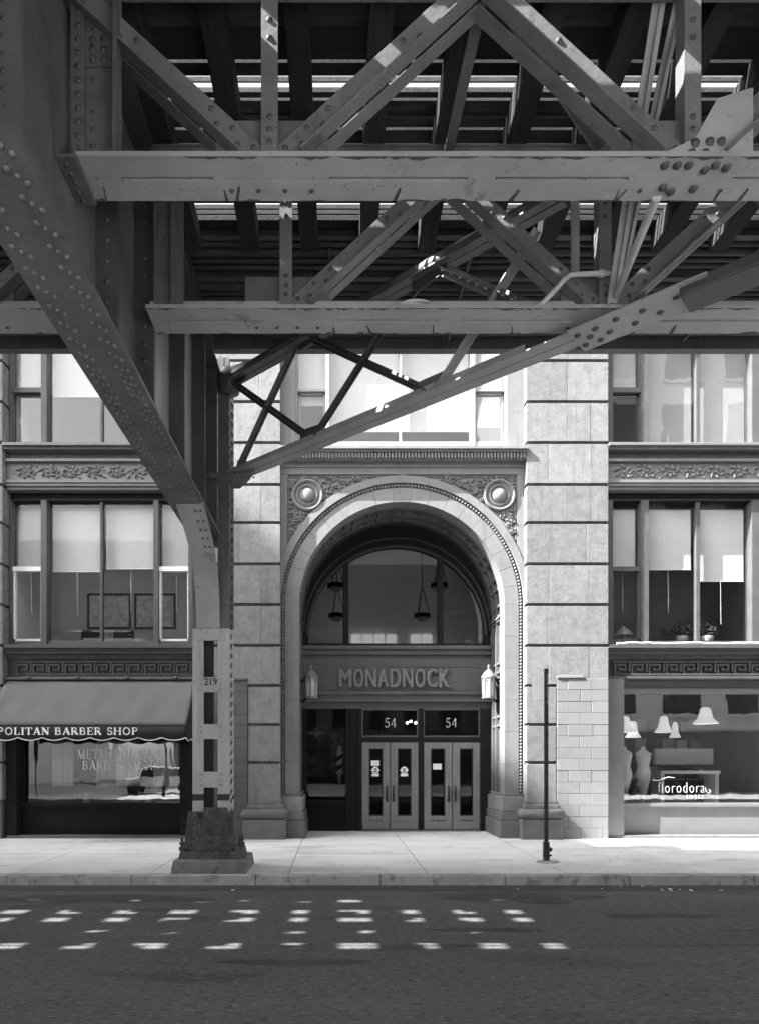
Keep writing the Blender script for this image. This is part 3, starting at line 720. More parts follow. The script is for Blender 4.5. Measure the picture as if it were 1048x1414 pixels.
gp = MB(); gp.extr([(a[0], YS+.04, a[1]) for a in pin], (0, .008, 0)); gp.build('pane', M['glass_fan'], fan)
tb = MB()
xa, xb = CX-RI-.03, CX+RI+.03
tb.box(xa, xb, YS-.16, YS+.1, sz(898), sz(893)-.001); tb.box(xa, xb, YS-.1, YS+.1, sz(905), sz(898)-.001); tb.box(xa, xb, YS-.02, YS+.1, sz(918), sz(905)-.001)
tb.box(xa, xb, YS-.12, YS+.1, sz(960), sz(955)-.002); tb.box(xa, xb, YS-.07, YS+.1, sz(966), sz(960)-.001); tb.box(xa, xb, YS-.1, YS+.1, sz(970), sz(966)-.001); tb.box(xa, xb, YS, YS+.1, sz(979), sz(970)-.001)
tb.build('transom_beam', M['iron_sign'], B, bevel=.008)
sgn = MB(); sgn.box(xa, xb, YS-.04, YS+.1, sz(955), sz(918)-.002)
sign = sgn.build('name_panel', M['iron_sign'], B)
fr = MB()
for q in (920, 952.5): fr.box(sx(440), sx(662), YS-.055, YS-.03, sz(q+1.5), sz(q))
for q in (440, 660.5): fr.box(sx(q), sx(q+1.5), YS-.054, YS-.03, sz(952.4), sz(921.6))
fr.build('panel_border', M['iron_sign'], sign)
word = 'MONADNOCK'; wl = [1.15, .95, .98, .98, .98, .98, .95, .95, .98]; sp = .12
tot = sum(wl) + sp*8; k = (sx(620)-sx(468))/tot; cx_ = sx(468)
lt = MB()
for c, wd in zip(word, wl):
    for j_, o_ in enumerate((-.014, 0, .014)):
        q = bfont(c, cx_+.014+o_, cx_+wd*k-.014+o_, sz(950), sz(924.5), YS-.075-.0007*j_, .08, .004, .0); lt.add(q.v, q.f)
    cx_ += (wd+sp)*k
lt.build('lettering', M['letter_iron'], sign, label='raised capitals MONADNOCK')

sf = MB()
zt, zb = sz(979), gz(YS)
for a, b, yy in ((416.5, 424, 0), (477.5, 483, .02), (494, 499.5, .02), (577.5, 584.5, 0), (662.5, 678, 0)): sf.box(sx(a), sx(b), YS-.04+yy, YS+.12, zb-.02, zt)
sf.box(sx(483), sx(494), YS+.02, YS+.12, zb-.02, zt)
sf.box(sx(499.5), sx(662.5), YS-.03, YS+.12, sz(1025), sz(1018.5))
sf.box(sx(424), sx(477.5), YS-.05, YS+.12, sz(1110), sz(1105)); sf.box(sx(424), sx(477.5), YS-.02, YS+.12, zb-.02, sz(1141)); sf.box(sx(424), sx(477.5), YS+.04, YS+.12, sz(1141), sz(1110)-.001)
shop = sf.build('shopfront', M['iron_black'], B, bevel=.006)
piece('threshold', M['granite_base'], B, sx(499), sx(663), YS-.14, YS+.2, gz(YS)-.03, gz(YS)+.025, .006)
lw = node('display_window', B)
pane(lw, sx(424), sx(477.5), sz(1105), sz(979), YS+.05, M['glass_dim'])
for a, b in ((499.5, 577.5), (584.5, 662.5)):
    t = MB()
    t.box(sx(a), sx(b), YS, YS+.08, sz(1018.5), sz(1016)); t.box(sx(a), sx(b), YS, YS+.08, sz(981), sz(979)); t.box(sx(a), sx(a+1.8), YS, YS+.08, sz(1016), sz(981)); t.box(sx(b-1.8), sx(b), YS, YS+.08, sz(1016), sz(981))
    tw = t.build('transom_light', M['iron_sign'], B)
    pane(tw, sx(a), sx(b), sz(1018), sz(979), YS+.04, M['glass_dim'])
    c = 539 if a < 550 else 623
    serif('54', sx(c-8), sx(c+8.5), sz(1004.5), sz(992), YS+.03, .004, .75, .12).build('house_number', M['letter_glass'], tw, label='white numerals 54')
def handle_bar(parent, px):
    x = sx(px); MB().tube([(x, YS+.0, sz(1086)), (x, YS-.06, sz(1088)), (x, YS-.06, sz(1105)), (x, YS, sz(1107))], .022, 8).build('handle', M['brass_dark'], parent)
    
def door(a, b, hpx, notice=None, deal=None):
    d = MB(); y0, y1 = YS-.02, YS+.045; pa, pb, pt, pbm = a+9.5, b-9.5, 1034, 1127
    d.box(sx(a), sx(pa), y0, y1, zb+.03, sz(1025.5)); d.box(sx(pb), sx(b), y0, y1, zb+.03, sz(1025.5))
    d.box(sx(pa), sx(pb), y0+.001, y1, sz(pt), sz(1025.5)); d.box(sx(pa), sx(pb), y0+.001, y1, sz(1133), sz(pbm)); d.box(sx(pa), sx(pb), y0+.015, y1, zb+.03, sz(1133)-.003)
    t = d.build('door', M['door_wood'], B, bevel=.006)
    piece('kick_plate', M['door_wood'], t, sx(a+1.2), sx(b-1.2), y0-.012, y0, zb+.04, sz(1134.5), .004)
    m = MB()
    for (q, r_, s_, u_) in ((pa, pa+1.2, pt, pbm), (pb-1.2, pb, pt, pbm), (pa+1.2, pb-1.2, pt, pt+1.2), (pa+1.2, pb-1.2, pbm-1.2, pbm)): m.box(sx(q), sx(r_), y0+.005, y1-.01, sz(u_), sz(s_))
    m.build('glazing_bead', M['brass_dark'], t)
    pane(t, sx(pa), sx(pb), sz(pbm), sz(pt), YS+.02, M['glass_dim'])
    handle_bar(t, hpx)
    if notice: piece('notice', M['white_paint'], t, sx(notice[0]), sx(notice[1]), YS+.008, YS+.014, sz(notice[3]), sz(notice[2]))
    if deal:
        c = deal; MB().lathe((sx(c), YS+.014, sz(1064)), [(.045, 0), (.085, 0), (.085, .006), (.045, .006)], 20, axis='y').build('sticker', M['white_paint'], t)
        piece('sticker_label', M['white_paint'], t, sx(c-5), sx(c+5), YS+.008, YS+.014, sz(1072.5), sz(1068.5))
        piece('sticker_bar', M['white_paint'], t, sx(c-6), sx(c+6), YS+.007, YS+.0135, sz(1064.6), sz(1063.4))
door(500, 538.3, 534, (512.5, 524, 1050.5, 1058), 518.5); door(539.3, 577.3, 543, None, 558)
door(585, 623.8, 619, (597.5, 609.5, 1055, 1063)); door(624.8, 662.3, 628)

# ------------------------------------------------------------------ the two shop bays
def scroll(mb, x0, x1, z0, z1, y, period, flip=1):
    zc, am = (z0+z1)/2, (z1-z0)/2
    n = int((x1-x0)/.06); pts = []
    for i in range(n+1):
        x = x0+(x1-x0)*i/n; pts.append((x, y, zc+flip*am*.62*math.sin(2*math.pi*(x-x0)/period)))
    mb.tube(pts, .022, 5)
    k = 0; x = x0+period*.25
    while x < x1 - .1:
        s_ = flip*(1 if k % 2 == 0 else -1)
        curl(mb, x, zc - s_*am*.05, y, am*.62, R(90)*s_ + .6, 1.7, -s_, .017, 20)
        for j in range(7):
            a = j*.9 + k; q = am*random.uniform(.55, .95)
            leaf(mb, x+q*1.15*math.cos(a), y, zc+q*.85*math.sin(a), a+.7, random.uniform(.05, .09), .026, .06)
        for j in range(3):
            leaf(mb, x+period*.25+random.uniform(-.08, .08), y, zc+random.uniform(-.8, .8)*am, random.uniform(0, 3), .06, .022, .04)
        x += period/2; k += 1
def meander(mb, x0, x1, z0, z1, y0, y1):
    """Greek key: a running band of square hooks"""
    h = z1-z0; t = h/9.0; per = h*1.12; n = int((x1-x0)/per); per = (x1-x0)/n
    def bx(a, b, c, d): mb.box(a, b, y0, y1, c, d)
    bx(x0, x1, z0, z0+t); bx(x0, x1, z1-t, z1)
    for i in range(n):
        x = x0+i*per; u = per/8
        bx(x+.4*u, x+.4*u+t, z0+t, z1-2*t); bx(x+.4*u+t, x+6*u, z1-3*t, z1-2*t); bx(x+6*u-t, x+6*u, z0+3*t, z1-3*t); bx(x+2.6*u, x+6*u-t, z0+3*t, z0+4*t)
        bx(x+2.6*u, x+2.6*u+t, z0+4*t, z1-4.3*t)
        bx(x+7.2*u, x+7.2*u+t, z0+2*t, z1-t)
def bay(J0, J1, narrow, wides, mulls, thins, blinds2, dirn):
    x0, x1 = (gx(J0)-.17, gx(J1)) if dirn > 0 else (gx(J0), gx(J1)+.205)
    bz = lambda p: Z(p, 14.8)
    # cornice, frieze
    c = MB()
    c.box(x0, x1, YF-.06, YG+.3, bz(622), bz(618)); c.box(x0, x1, YF+.02, YG+.3, bz(625), bz(622)-.001)
    c.box(x0, x1, YF+.27, YG+.3, bz(636), bz(625)-.001); c.box(x0, x1, YF+.08, YG+.3, bz(640), bz(636)-.001)
    c.box(x0, x1, YF+.09, YG+.3, bz(669), bz(665)); c.box(x0, x1, YF+.12, YG+.3, bz(673), bz(669)-.001); c.box(x0, x1, YF+.17, YG+.3, bz(677), bz(673)-.001); 
    hd = MB(); hd.box(x0, x1, YG-.06, YG+.3, bz(689), bz(677)-.001); hd.build('window_head', M['iron_black'], B)
    cb = c.build('cornice', M['iron_grey'], B, bevel=.006)
    mb = MB(); n = int((x1-x0)/.055)
    for i in range(n): mb.ball((x0+(x1-x0)*(i+.5)/n, YF+.2, bz(631)), .02, n=5, m=3)
    mb.build('bead_row', M['iron_grey'], cb, kind='stuff')
    f = MB(); f.box(x0, x1, YF+.17, YG+.3, bz(665)-.001, bz(640)-.001); fb = f.build('frieze', M['iron_grey'], B)
    mb = MB(); scroll(mb, x0+.15, x1-.1, bz(663), bz(642), YF+.168, .98, dirn); mb.build('scroll_carving', M['iron_grey'], fb, kind='stuff')
    # third floor
    w = MB(); zs = bz(618)
    for a, b in mulls: w.box(gx(a), gx(b), YG-.14, YG+.1, zs, WTOP)
    for a, b in thins: w.box(gx(a), gx(b), YG-.05, YG+.06, zs, WTOP)
    for a, b in narrow:
        w.box(gx(a), gx(b), YG-.1, YG+.06, gzp(545), gzp(538))
    w.box(x0, gx(narrow[0][0]), YG-.14, YG+.1, zs, WTOP); w.box(gx(narrow[-1][1]), x1, YG-.14, YG+.1, zs, WTOP)
    w.box(x0, x1, YG-.1, YG+.08, zs-.02, gzp(616))
    wt = w.build('window', M['window_paint'], B, bevel=.006)
    for a, b in narrow + wides: pane(wt, gx(a)-.01, gx(b)+.01, zs, WTOP, YG+.02, M['glass_mirror'] if dirn > 0 and b - a > 50 else M['glass_old'])
    for a, b in narrow + wides: blind(wt, gx(a)+.01, gx(b)-.01, Z(548 if dirn < 0 or b - a < 50 else 611, YG+.14) + random.uniform(-.01, .01), WTOP, YG+.14, False)  # full-length blinds in the right wide panes stand in for a pale reflection
    room(x0, x1, zs-.3, WTOP, YG+.18, 18.5)
    # second floor
    zs, zh = bz(891), bz(688.5)
    w = MB()
    for a, b in mulls: w.box(gx(a), gx(b), YG-.14, YG+.1, zs, zh)
    for a, b in thins: w.box(gx(a), gx(b), YG-.05, YG+.06, zs, zh)
    w.box(x0, gx(narrow[0][0]), YG-.14, YG+.1, zs, zh); w.box(gx(narrow[-1][1]), x1, YG-.14, YG+.1, zs, zh)
    w.box(x0, x1, YG-.1, YG+.08, zs-.02, gzp(886.5)); w.box(x0, x1, YG-.1, YG+.08, gzp(692), zh+.02)
    wt = w.build('window', M['window_paint'], B, bevel=.006)
    for a, b in narrow:
        s = MB()
        for q in (a, b-2.6): s.box(gx(q), gx(q+2.6), YG-.05, YG+.05, zs, gzp(785))
        s.box(gx(a), gx(b), YG-.09, YG+.05, gzp(790), gzp(784)); s.box(gx(a), gx(b), YG-.05, YG+.05, gzp(886), gzp(883))
        s.build('sash', M['white_paint'] if dirn < 0 else M['window_paint'], wt)
    for a, b in narrow + wides: pane(wt, gx(a)-.01, gx(b)+.01, zs, zh, YG+.02, M['glass'])
    for i, (a, b) in enumerate(narrow + wides): blind(wt, gx(a)+.02, gx(b)-.02, Z(blinds2[i], YG+.14), Z(704 if dirn > 0 else 690, YG+.14), YG+.14)
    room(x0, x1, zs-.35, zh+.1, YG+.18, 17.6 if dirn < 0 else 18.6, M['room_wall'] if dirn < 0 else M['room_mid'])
    # sill, key pattern band
    c = MB()
    c.box(x0, x1, YF+.02, YG+.3, bz(897), bz(892)); c.box(x0, x1, YF+.09, YG+.3, bz(904), bz(897)-.001); c.box(x0, x1, YF+.2, YG+.3, bz(911), bz(904)-.001)
    c.box(x0, x1, YF+.15, YG+.3, bz(938), bz(934)); c.box(x0, x1, YF+.27, YG+.3, bz(934)-.001, bz(911)-.001)
    c.build('sill_band', M['iron_band'], B, bevel=.006)
    k = MB(); meander(k, x0+.18, x1-.18, bz(932.5), bz(913), YF+.19, YF+.24); k.build('key_pattern', M['iron_band'], B, kind='stuff')
    # shop front
    s = MB()
    for a, b in ((x0, gx(J0+14)), (gx(J1-14), x1)): s.box(a, b, YF+.14, YG+.3, gz(YF)-.02, bz(938)-.001)
    s.box(gx(J0+14), gx(J1-14), YG-.02, YG+.3, bz(950), bz(938)-.001); s.box(gx(J0+14), gx(J1-14), YG-.12, YG+.2, bz(957), bz(950)-.001)
    m_ = M['iron_grey'] if dirn > 0 else M['iron_black']
    s.build('shopfront', m_, B, bevel=.008)
    q = MB()
    q.box(gx(J0+14), gx(J1-14), YG-.1, YG+.2, bz(1115), bz(1110)); q.box(gx(J0+14), gx(J1-14), YG-.02, YG+.25, gz(YG)-.02, bz(1115)-.001)
    q.build('stall_riser', m_, B, bevel=.006)
    piece('doorstep', M['granite_base'], B, x0, x1, YG-.3, YG+.1, gz(YG)-.05, gz(YG)+.055, .01)
    sw = node('shop_window', B)
    pane(sw, gx(J0+14), gx(J1-14), bz(1111), bz(955), YG+.02, M['glass_shop'])
    t = MB()
    for a, b in ((J0+14, J0+16.5), (J1-16.5, J1-14)): t.box(gx(a), gx(b), YG-.02, YG+.05, bz(1110), bz(957))
    t.build('glazing_frame', m_, sw)
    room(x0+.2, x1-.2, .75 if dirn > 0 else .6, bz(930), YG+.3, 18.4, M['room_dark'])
    return sw
swR = bay(840.5, 1086, [(843, 882), (1043, 1082)], [(892, 959.5), (965, 1033)], [(882, 892), (1033, 1043)], [(959.5, 965)], [787, 787, 787, 803], 1)
swL = bay(17, 266, [(20, 60), (221, 262)], [(68, 139), (142.5, 214)], [(60, 68), (214, 221)], [(139, 142.5)], [787, 787, 790, 786], -1)
# white edging along the sill of the right bay
mb = MB(); x = gx(842); pts = []
while x < gx(1086): pts.append((x, YF+.05, Z(892, 14.8)+.012+.018*abs(math.sin(x*2.7))+random.uniform(0, .012))); x += .08
mb.tube(pts, .022, 6); mb.build('sill_flashing', M['white_paint'], B)
pier(gx(1087), gx(1087)+1.74); pier(gx(16)-1.74, gx(16))
for a, b in ((gx(1087)+1.8, 40), (-40, gx(16)-1.8)):
    piece('party_wall', M['granite'], B, a, b, YF+.1, YG+.3, gz(YF)-.03, 12.9)
shell = MB(); shell.box(-40, 40, 20, 20.3, 0, 12.9); shell.box(-40, 40, YG+.4, 20.3, 12.6, 12.9); shell.box(-40.2, -40, YF+.2, 20.3, 0, 12.9); shell.box(40, 40.2, YF+.2, 20.3, 0, 12.9)
shell.build('rear_wall', M['far_wall_mid'], B)
# lobby and the room behind the fanlight
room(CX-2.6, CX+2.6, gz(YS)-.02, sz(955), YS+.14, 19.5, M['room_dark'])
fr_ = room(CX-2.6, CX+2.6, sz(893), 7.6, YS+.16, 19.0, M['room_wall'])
mb = MB()
for a in (485, 501, 517, 534, 567, 583): mb.box(X(a, 18.9), X(a+13.2, 18.9), 18.86, 18.92, Z(889, 18.9), Z(876.5, 18.9))
mb.build('rear_window_row', emit('rear_window_light', 0.1), fr_, kind='stuff')

# ---- window and awning lettering
L1 = serif('METROPOLITAN', gx(107), gx(220), gzp(1048.5), gzp(1035.5), YG+.005, .004, .85, .16)
q = serif('BARBER SHOP', gx(113.5), gx(215.5), gzp(1063.5), gzp(1051), YG+.005, .004, .85, .1); L1.add(q.v, q.f)
q = serif('THE', gx(160), gx(176), gzp(1033.5), gzp(1029), YG+.005, .004, .85, .1); L1.add(q.v, q.f)
L1.build('lettering', M['letter_white'], swL, label='white serif lettering METROPOLITAN BARBER SHOP')
L2 = bfont('florodora', gx(909), gx(973), gzp(1095), gzp(1080.5), YG+.004, .004, 0, -.022, 1.2)
q = bfont('SHOES', gx(948), gx(971), gzp(1103), gzp(1098), YG+.004, .004, 0, .0, 1.6); L2.add(q.v, q.f)
L2.tube([P(901, 1077, YG), P(907, 1078.5, YG), P(914, 1076.5, YG), P(922, 1073.5, YG), P(931, 1074.5, YG)], .008, 5)
L2.tube([P(974, 1088, YG), P(975.5, 1094, YG), P(979, 1096, YG), P(981.5, 1092.5, YG), P(979, 1090.5, YG)], .008, 5)
L2.build('lettering', M['letter_glass'], swR, label='white lettering florodora SHOES')

aw = thing('shop_awning', 'grey sloping canvas awning with black scalloped valance reading BARBER SHOP', 'awning', ((gx(20)+gx(262))/2, YF+.1, Z(940, YF)))
ax0, ax1 = gx(18), X(263.5, 14.2); yt, yf_ = YF+.12, 13.75
zt_, zfr = Z(940, yt), Z(1001.5, yf_)
a = MB(); n = 8; vs = []; fs = []
for i in range(n+1):
    t = i/n; y = yt+(yf_-yt)*t; z = zt_+(zfr-zt_)*t - .06*math.sin(math.pi*t)
    for k in range(49): x = ax0+(ax1-ax0)*k/48; vs.append((x, y, z+(.016*math.sin(k*.83+i*.5)+.03*(abs(math.sin(math.pi*k/12))**.6 - 1)*-1 - .03)*math.sin(math.pi*t)+random.uniform(-.002, .002)))
for i in range(n):
    for k in range(48): fs.append((i*49+k, i*49+k+1, i*49+50+k, i*49+49+k))
a.add(vs, fs, True); ob = a.build('canvas_top', M['awning_top'], aw)
ob.modifiers.new('thick', 'SOLIDIFY').thickness = .012
se = MB()
for k in (12, 24, 36): se.tube([(vs[i*49+k][0], vs[i*49+k][1]-.004, vs[i*49+k][2]+.004) for i in range(n+1)], .006, 5)
se.build('seam', M['awning_black'], aw, kind='stuff')
zv0 = Z(1019, yf_)
def valance(pts_fn, n, name, o):
    v = MB(); vs = []; fs = []
    for i in range(n+1):
        (x, y), s_ = pts_fn(i/n)
        vs += [(x, y, zfr), (x, y, zv0 - .055*abs(math.sin(s_*math.pi/.48)))]
    for i in range(n): fs.append((2*i, 2*i+1, 2*i+3, 2*i+2))
    v.add(vs, fs, True); b_ = v.build(name, M['awning_black'], aw); b_.modifiers.new('thick', 'SOLIDIFY').thickness = .01
    e = MB(); e.tube([(vs[2*i+1][0], vs[2*i+1][1]-.004, vs[2*i+1][2]) for i in range(n+1)], .009, 5); e.build('trim', M['white_paint'], aw)
valance(lambda t: ((ax0+(ax1-ax0)*t, yf_), (1-t)*(ax1-ax0)), 140, 'valance', 0)
valance(lambda t: ((ax1, yf_+(yt-yf_)*t), t*(yt-yf_)), 36, 'side_valance', 0)
w_ = MB(); w_.extr([(ax1, yt, zt_), (ax1, yf_, zfr), (ax1, yt, zfr)], (-.008, 0, 0)); w_.build('side_wing', M['awning_black'], aw)
w_ = MB(); w_.tube([(ax0, yf_+.02, zfr), (ax1, yf_+.02, zfr)], .02, 6); w_.tube([(ax1-.03, yf_, zfr-.02), (ax1-.03, yt, zfr+.03)], .018, 6); w_.tube([(ax0, yt-.03, zt_+.03), (ax1, yt-.03, zt_+.03)], .035, 8)
for k in range(4): w_.ball((ax0+.5+k*1.05, yt-.05, zt_+.05), .05)
w_.build('frame', M['steel_dark'], aw)
serif('METROPOLITAN BARBER SHOP', X(-62, yf_), X(191, yf_), Z(1015, yf_), Z(1005, yf_), yf_-.012, .004, 1.25, .1).build('lettering', M['letter_white'], aw, label='white serif capitals METROPOLITAN BARBER SHOP')

# ------------------------------------------------------------------ lanterns on the arch jambs
def lantern(x, label, sgn):
    y = 15.45; zc = Z(947, y)
    t = thing('wall_lantern', label, 'lantern', (x, y, zc), 'lanterns beside the arched doorway')
    c = (x, y, zc); n = 8
    MB().lathe(c, [(.115, -.27), (.135, -.25), (.145, .16), (.13, .17)], n, smooth=False).build('glass_body', M['lamp_glass'], t)
    m = MB()
    for k in range(n):
        a = 2*math.pi*k/n; d = Vector((math.cos(a), math.sin(a), 0)); p = Vector(c)
        m.tube([p+d*.135+Vector((0,0,-.26)), p+d*.15+Vector((0,0,.17))], .014, 5)
        d2 = Vector((math.cos(a+math.pi/n), math.sin(a+math.pi/n), 0))
        m.tube([p+d*.146+Vector((0,0,.06)), p+d2*.14+Vector((0,0,.13)), p+Vector((math.cos(a+2*math.pi/n), math.sin(a+2*math.pi/n), 0))*.146+Vector((0,0,.06))], .008, 4)
    m.lathe(c, [(.1, -.31), (.15, -.29), (.15, -.25), (.12, -.25)], n, smooth=False)
    m.build('cage', M['lantern_metal'], t)
    MB().lathe(c, [(.165, .16), (.17, .2), (.15, .22), (.11, .29), (.06, .34), (.03, .36), (.02, .4), (.035, .42), (.012, .47), (0, .48)], n).build('roof', M['lantern_metal'], t)
    m = MB(); xw = CX+sgn*(RI+.07)
    m.tube([(x+sgn*.1, y, zc-.28), (xw-sgn*.12, y, zc-.36), (xw, y, zc-.3)], .03, 6); m.tube([(x+sgn*.1, y, zc+.12), (xw, y, zc+.12)], .02, 6)
    m.lathe((xw-sgn*.01, y, zc-.4), [(.0, 0), (.05, .02), (.05, .3), (.0, .34)], 8)
    m.build('bracket', M['iron_black'], t)
lantern(X(429.5, 15.45), 'white glass lantern bracketed to the left jamb of the arch', -1)
lantern(X(674.5, 15.45), 'white glass lantern bracketed to the right jamb of the arch', 1)

# ------------------------------------------------------------------ things seen through the windows
def pendant(x, y, zb, top, r, label, m, grp=None, shape='bowl', hang=3):
    t = thing('pendant_lamp', label, 'pendant lamp', (x, y, zb), grp)
    prof = {'bowl': [(0, 0), (r*.5, .02), (r*.85, .1), (r, .2), (r*.97, .21), (r*.8, .12), (0, .05)],
            'bell': [(r, 0), (r*.95, .03), (r*.62, .12), (r*.5, .24), (r*.42, .34), (r*.2, .38), (0, .385)],
            'dish': [(r*.2, -.06), (r*.25, 0), (r, .05), (r, .07), (r*.3, .12), (r*.12, .2), (0, .21)]}[shape]
    MB().lathe((x, y, zb), prof, 20).build('shade', m, t)
    mb = MB(); h0 = zb + (.2 if shape == 'bowl' else .2 if shape == 'dish' else .37)
    if shape == 'bowl':
        for k in range(hang):
            a = 2*math.pi*k/hang; mb.tube([(x+r*.95*math.cos(a), y+r*.95*math.sin(a), h0), (x, y, h0+.75)], .01, 5)
        mb.tube([(x, y, h0+.75), (x, y, top)], .012, 5)
        MB().lathe((x, y, zb), [(r*.9, .1), (r*1.04, .12), (r*1.04, .2), (r*.98, .21)], 20).build('band', M['iron_black'], t)
    else: mb.tube([(x, y, h0), (x, y, top)], .012, 5)
    mb.build('hanger', M['iron_black'], t)
M['lamp_dim'] = mat('lamp_dim', 0.3, 0.4, 0.15, 6, 0.05)
G = 'pendant bowl lamps behind the fanlight'
for px, py, y, lb in ((582.5, 853, 17.6, 'dark pendant bowl lamp on three rods in the middle light of the fanlight'), (465, 853, 17.6, 'lower dark pendant bowl lamp behind the left light of the fanlight'),
                      (464, 812, 16.75, 'upper dark pendant bowl lamp behind the left light of the fanlight'), (606, 812, 16.75, 'dark pendant bowl lamp half hidden by the right fanlight mullion')):
    pendant(X(px, y), y, Z(py+6, y), 7.58, .2, lb, M['lamp_dim'], G)
G = 'bell shaped lamps in the shoe shop window'
for px, py, r, lb in ((860, 1012, .32, 'big white bell lamp at the left edge of the shoe shop window'), (874, 1019, .17, 'small white bell lamp low beside the big one in the shoe shop window'), (916.5, 1012, .2, 'white bell lamp in the middle of the shoe shop window'),
                  (974, 1000, .27, 'white bell lamp high at the right of the shoe shop window'), (932, 1019, .13, 'smallest white bell lamp deep in the shoe shop')):
    y = 15.7 if r > .15 else 16.8
    pendant(X(px, y), y, Z(py, y), 3.75, r, lb, M['lit_shade'], G, 'bell')
pendant(X(436, 17.2), 17.2, Z(1016, 17.2), 3.4, .22, 'pale dish lamp hanging behind the left window of the doorway', M['lamp_glass'], None, 'dish')
for k, (px, py) in enumerate(((562, 998.5), (567, 996.5), (573.5, 998.5))):
    tag(MB().ball(P(px, py, 17.0), .03).build('light_bulb', M['bulb']), ['leftmost', 'middle', 'rightmost'][k] + ' of the three glowing bulbs beside the left house number', 'light bulb', 'three bulbs in the lobby')
bp = thing('barber_pole', 'striped barber pole standing inside the left window of the doorway', 'barber pole', (X(469, 16.7), 16.7, Z(1078, 16.7)))
bx, by = X(469, 16.7), 16.7; z0_, z1_ = Z(1066, 16.7), Z(1040, 16.7)
vs = []; fa = []; fb = []; n = 16; mm = 40
for i in range(mm+1):
    for k in range(n): a = 2*math.pi*k/n; vs.append((bx+.075*math.cos(a), by+.075*math.sin(a), z0_+(z1_-z0_)*i/mm))
for i in range(mm):
    for k in range(n): (fa if ((i*.8 - k) % 16) < 8 else fb).append((i*n+k, i*n+(k+1) % n, (i+1)*n+(k+1) % n, (i+1)*n+k))
MB().add(vs, fa, True).build('pale_stripe', M['white_paint'], bp); MB().add(vs, fb, True).build('dark_stripe', M['black_paint'], bp)
m = MB(); m.lathe((bx, by, z1_), [(.09, 0), (.09, .03), (.05, .05), (.075, .1), (.06, .16), (0, .19)], 14); m.lathe((bx, by, z0_), [(.09, 0), (.09, -.04), (.05, -.1), (.03, -.3), (.0, -.3)], 14); m.build('end_cap', M['sign_metal'], bp)
def picture(px0, px1, py0, py1, y, label, m, grp=None):
    t = thing('framed_picture', label, 'picture', (X((px0+px1)/2, y), y, Z(py1, y)), grp); a, b, c, d = X(px0, y), X(px1, y), Z(py1, y), Z(py0, y); f = .05
    mb = MB(); mb.box(a, b, y-.03, y, c, c+f); mb.box(a, b, y-.03, y, d-f, d); mb.box(a, a+f, y-.03, y, c+f, d-f); mb.box(b-f, b, y-.03, y, c+f, d-f); mb.build('frame', M['frame_dark'], t)
    MB().box(a+f, b-f, y-.015, y-.002, c+f, d-f).build('print', m, t)
picture(121, 181, 820, 869, 17.55, 'wide framed plan on the wall behind the two chairs', M['picture']); picture(186, 243, 820, 869, 17.55, 'framed plan hung right of the wide one by the mullion', M['picture'])
picture(421, 450, 1041, 1074, 18.6, 'dark framed poster low on the wall behind the left doorway window', M['picture_dark']); picture(455, 476, 1012, 1068, 18.7, 'tall dark framed poster behind the barber pole', M['picture_dark'])
tag(MB().lathe(P(429, 1029, 17.9), [(.16, 0), (.24, 0), (.24, .03), (.16, .03), (.16, 0)], 24, axis='y').build('wall_clock', M['iron_black']), 'dark ring shaped clock on the wall behind the left doorway window', 'clock')
fl2 = Z(891, 14.8)-.35
def chair(px, y, label):
    x = X(px, y); t = thing('office_chair', label, 'chair', (x, y, fl2), 'chairs at the upstairs table')
    zt = Z(870, y)
    MB().box(x-.24, x+.24, y-.02, y+.05, zt-.36, zt).build('backrest', M['leather'], t, bevel=.03); MB().box(x-.25, x+.25, y+.05, y+.5, fl2+.42, fl2+.5).build('seat', M['leather'], t, bevel=.03)
    for a in (-.2, .2):
        for b in (.02, .46): MB().tube([(x+a, y+b, fl2), (x+a, y+b, fl2+.44)], .02, 6).build('leg', M['iron_black'], t)
chair(126, 16.1, 'black chair back below the wide framed plan'); chair(171, 16.1, 'black chair back below the gap between the two plans')
tb_ = thing('meeting_table', 'white topped table along the upstairs window beside the chairs', 'table', (X(140, 15.7), 15.7, fl2))
MB().box(X(60, 15.6), X(205, 15.6), 15.4, 16.0, fl2+.5, fl2+.55).build('tabletop', M['white_paint'], tb_)
for a in (66, 200):
    for b in (15.45, 15.95): MB().tube([(X(a, 15.6), b, fl2), (X(a, 15.6), b, fl2+.5)], .025, 6).build('leg', M['iron_black'], tb_)
def plant(px, y, r, label, zb):
    x = X(px, y); t = thing('potted_plant', label, 'plant', (x, y, zb))
    MB().lathe((x, y, zb), [(.0, 0), (.12, 0), (.16, .2), (.15, .21), (0, .19)], 14).build('pot', M['clay'], t)
    m = MB(); rn = random.Random(px)
    for k in range(150):
        a = rn.uniform(0, 6.3); q = r*math.sqrt(rn.random()); h = rn.uniform(0, .3)*(1-q/r*.6)
        m.ball((x+q*math.cos(a), y+.5*q*math.sin(a), zb+.24+h), .045, .03, .02, 5, 3, rot=rn.uniform(-1, 1))
    m.build('foliage', M['leaf'], t, kind='stuff')
zsill = Z(884, 15.4)
for px, r, lb in ((941, .42, 'wide dark leafy plant in the upstairs window right of the pier'), (975, .25, 'smaller leafy plant beside the wide one upstairs')): plant(px, 15.45, r, lb, zsill-.12)
piece_ = MB().box(gx(846), gx(1082), 15.25, 15.75, zsill-.16, zsill-.12); tag(piece_.build('window_shelf', M['window_paint']), 'low shelf carrying the plants inside the upstairs window', 'shelf')
t = thing('table_lamp', 'pale table lamp in the narrow upstairs window beside the pier', 'lamp', (X(861, 15.45), 15.45, zsill-.12))
MB().lathe((X(861, 15.45), 15.45, zsill-.12), [(.0, 0), (.12, 0), (.1, .04), (.04, .08), (.05, .2), (.02, .26), (0, .26)], 12).build('base', M['clay'], t)
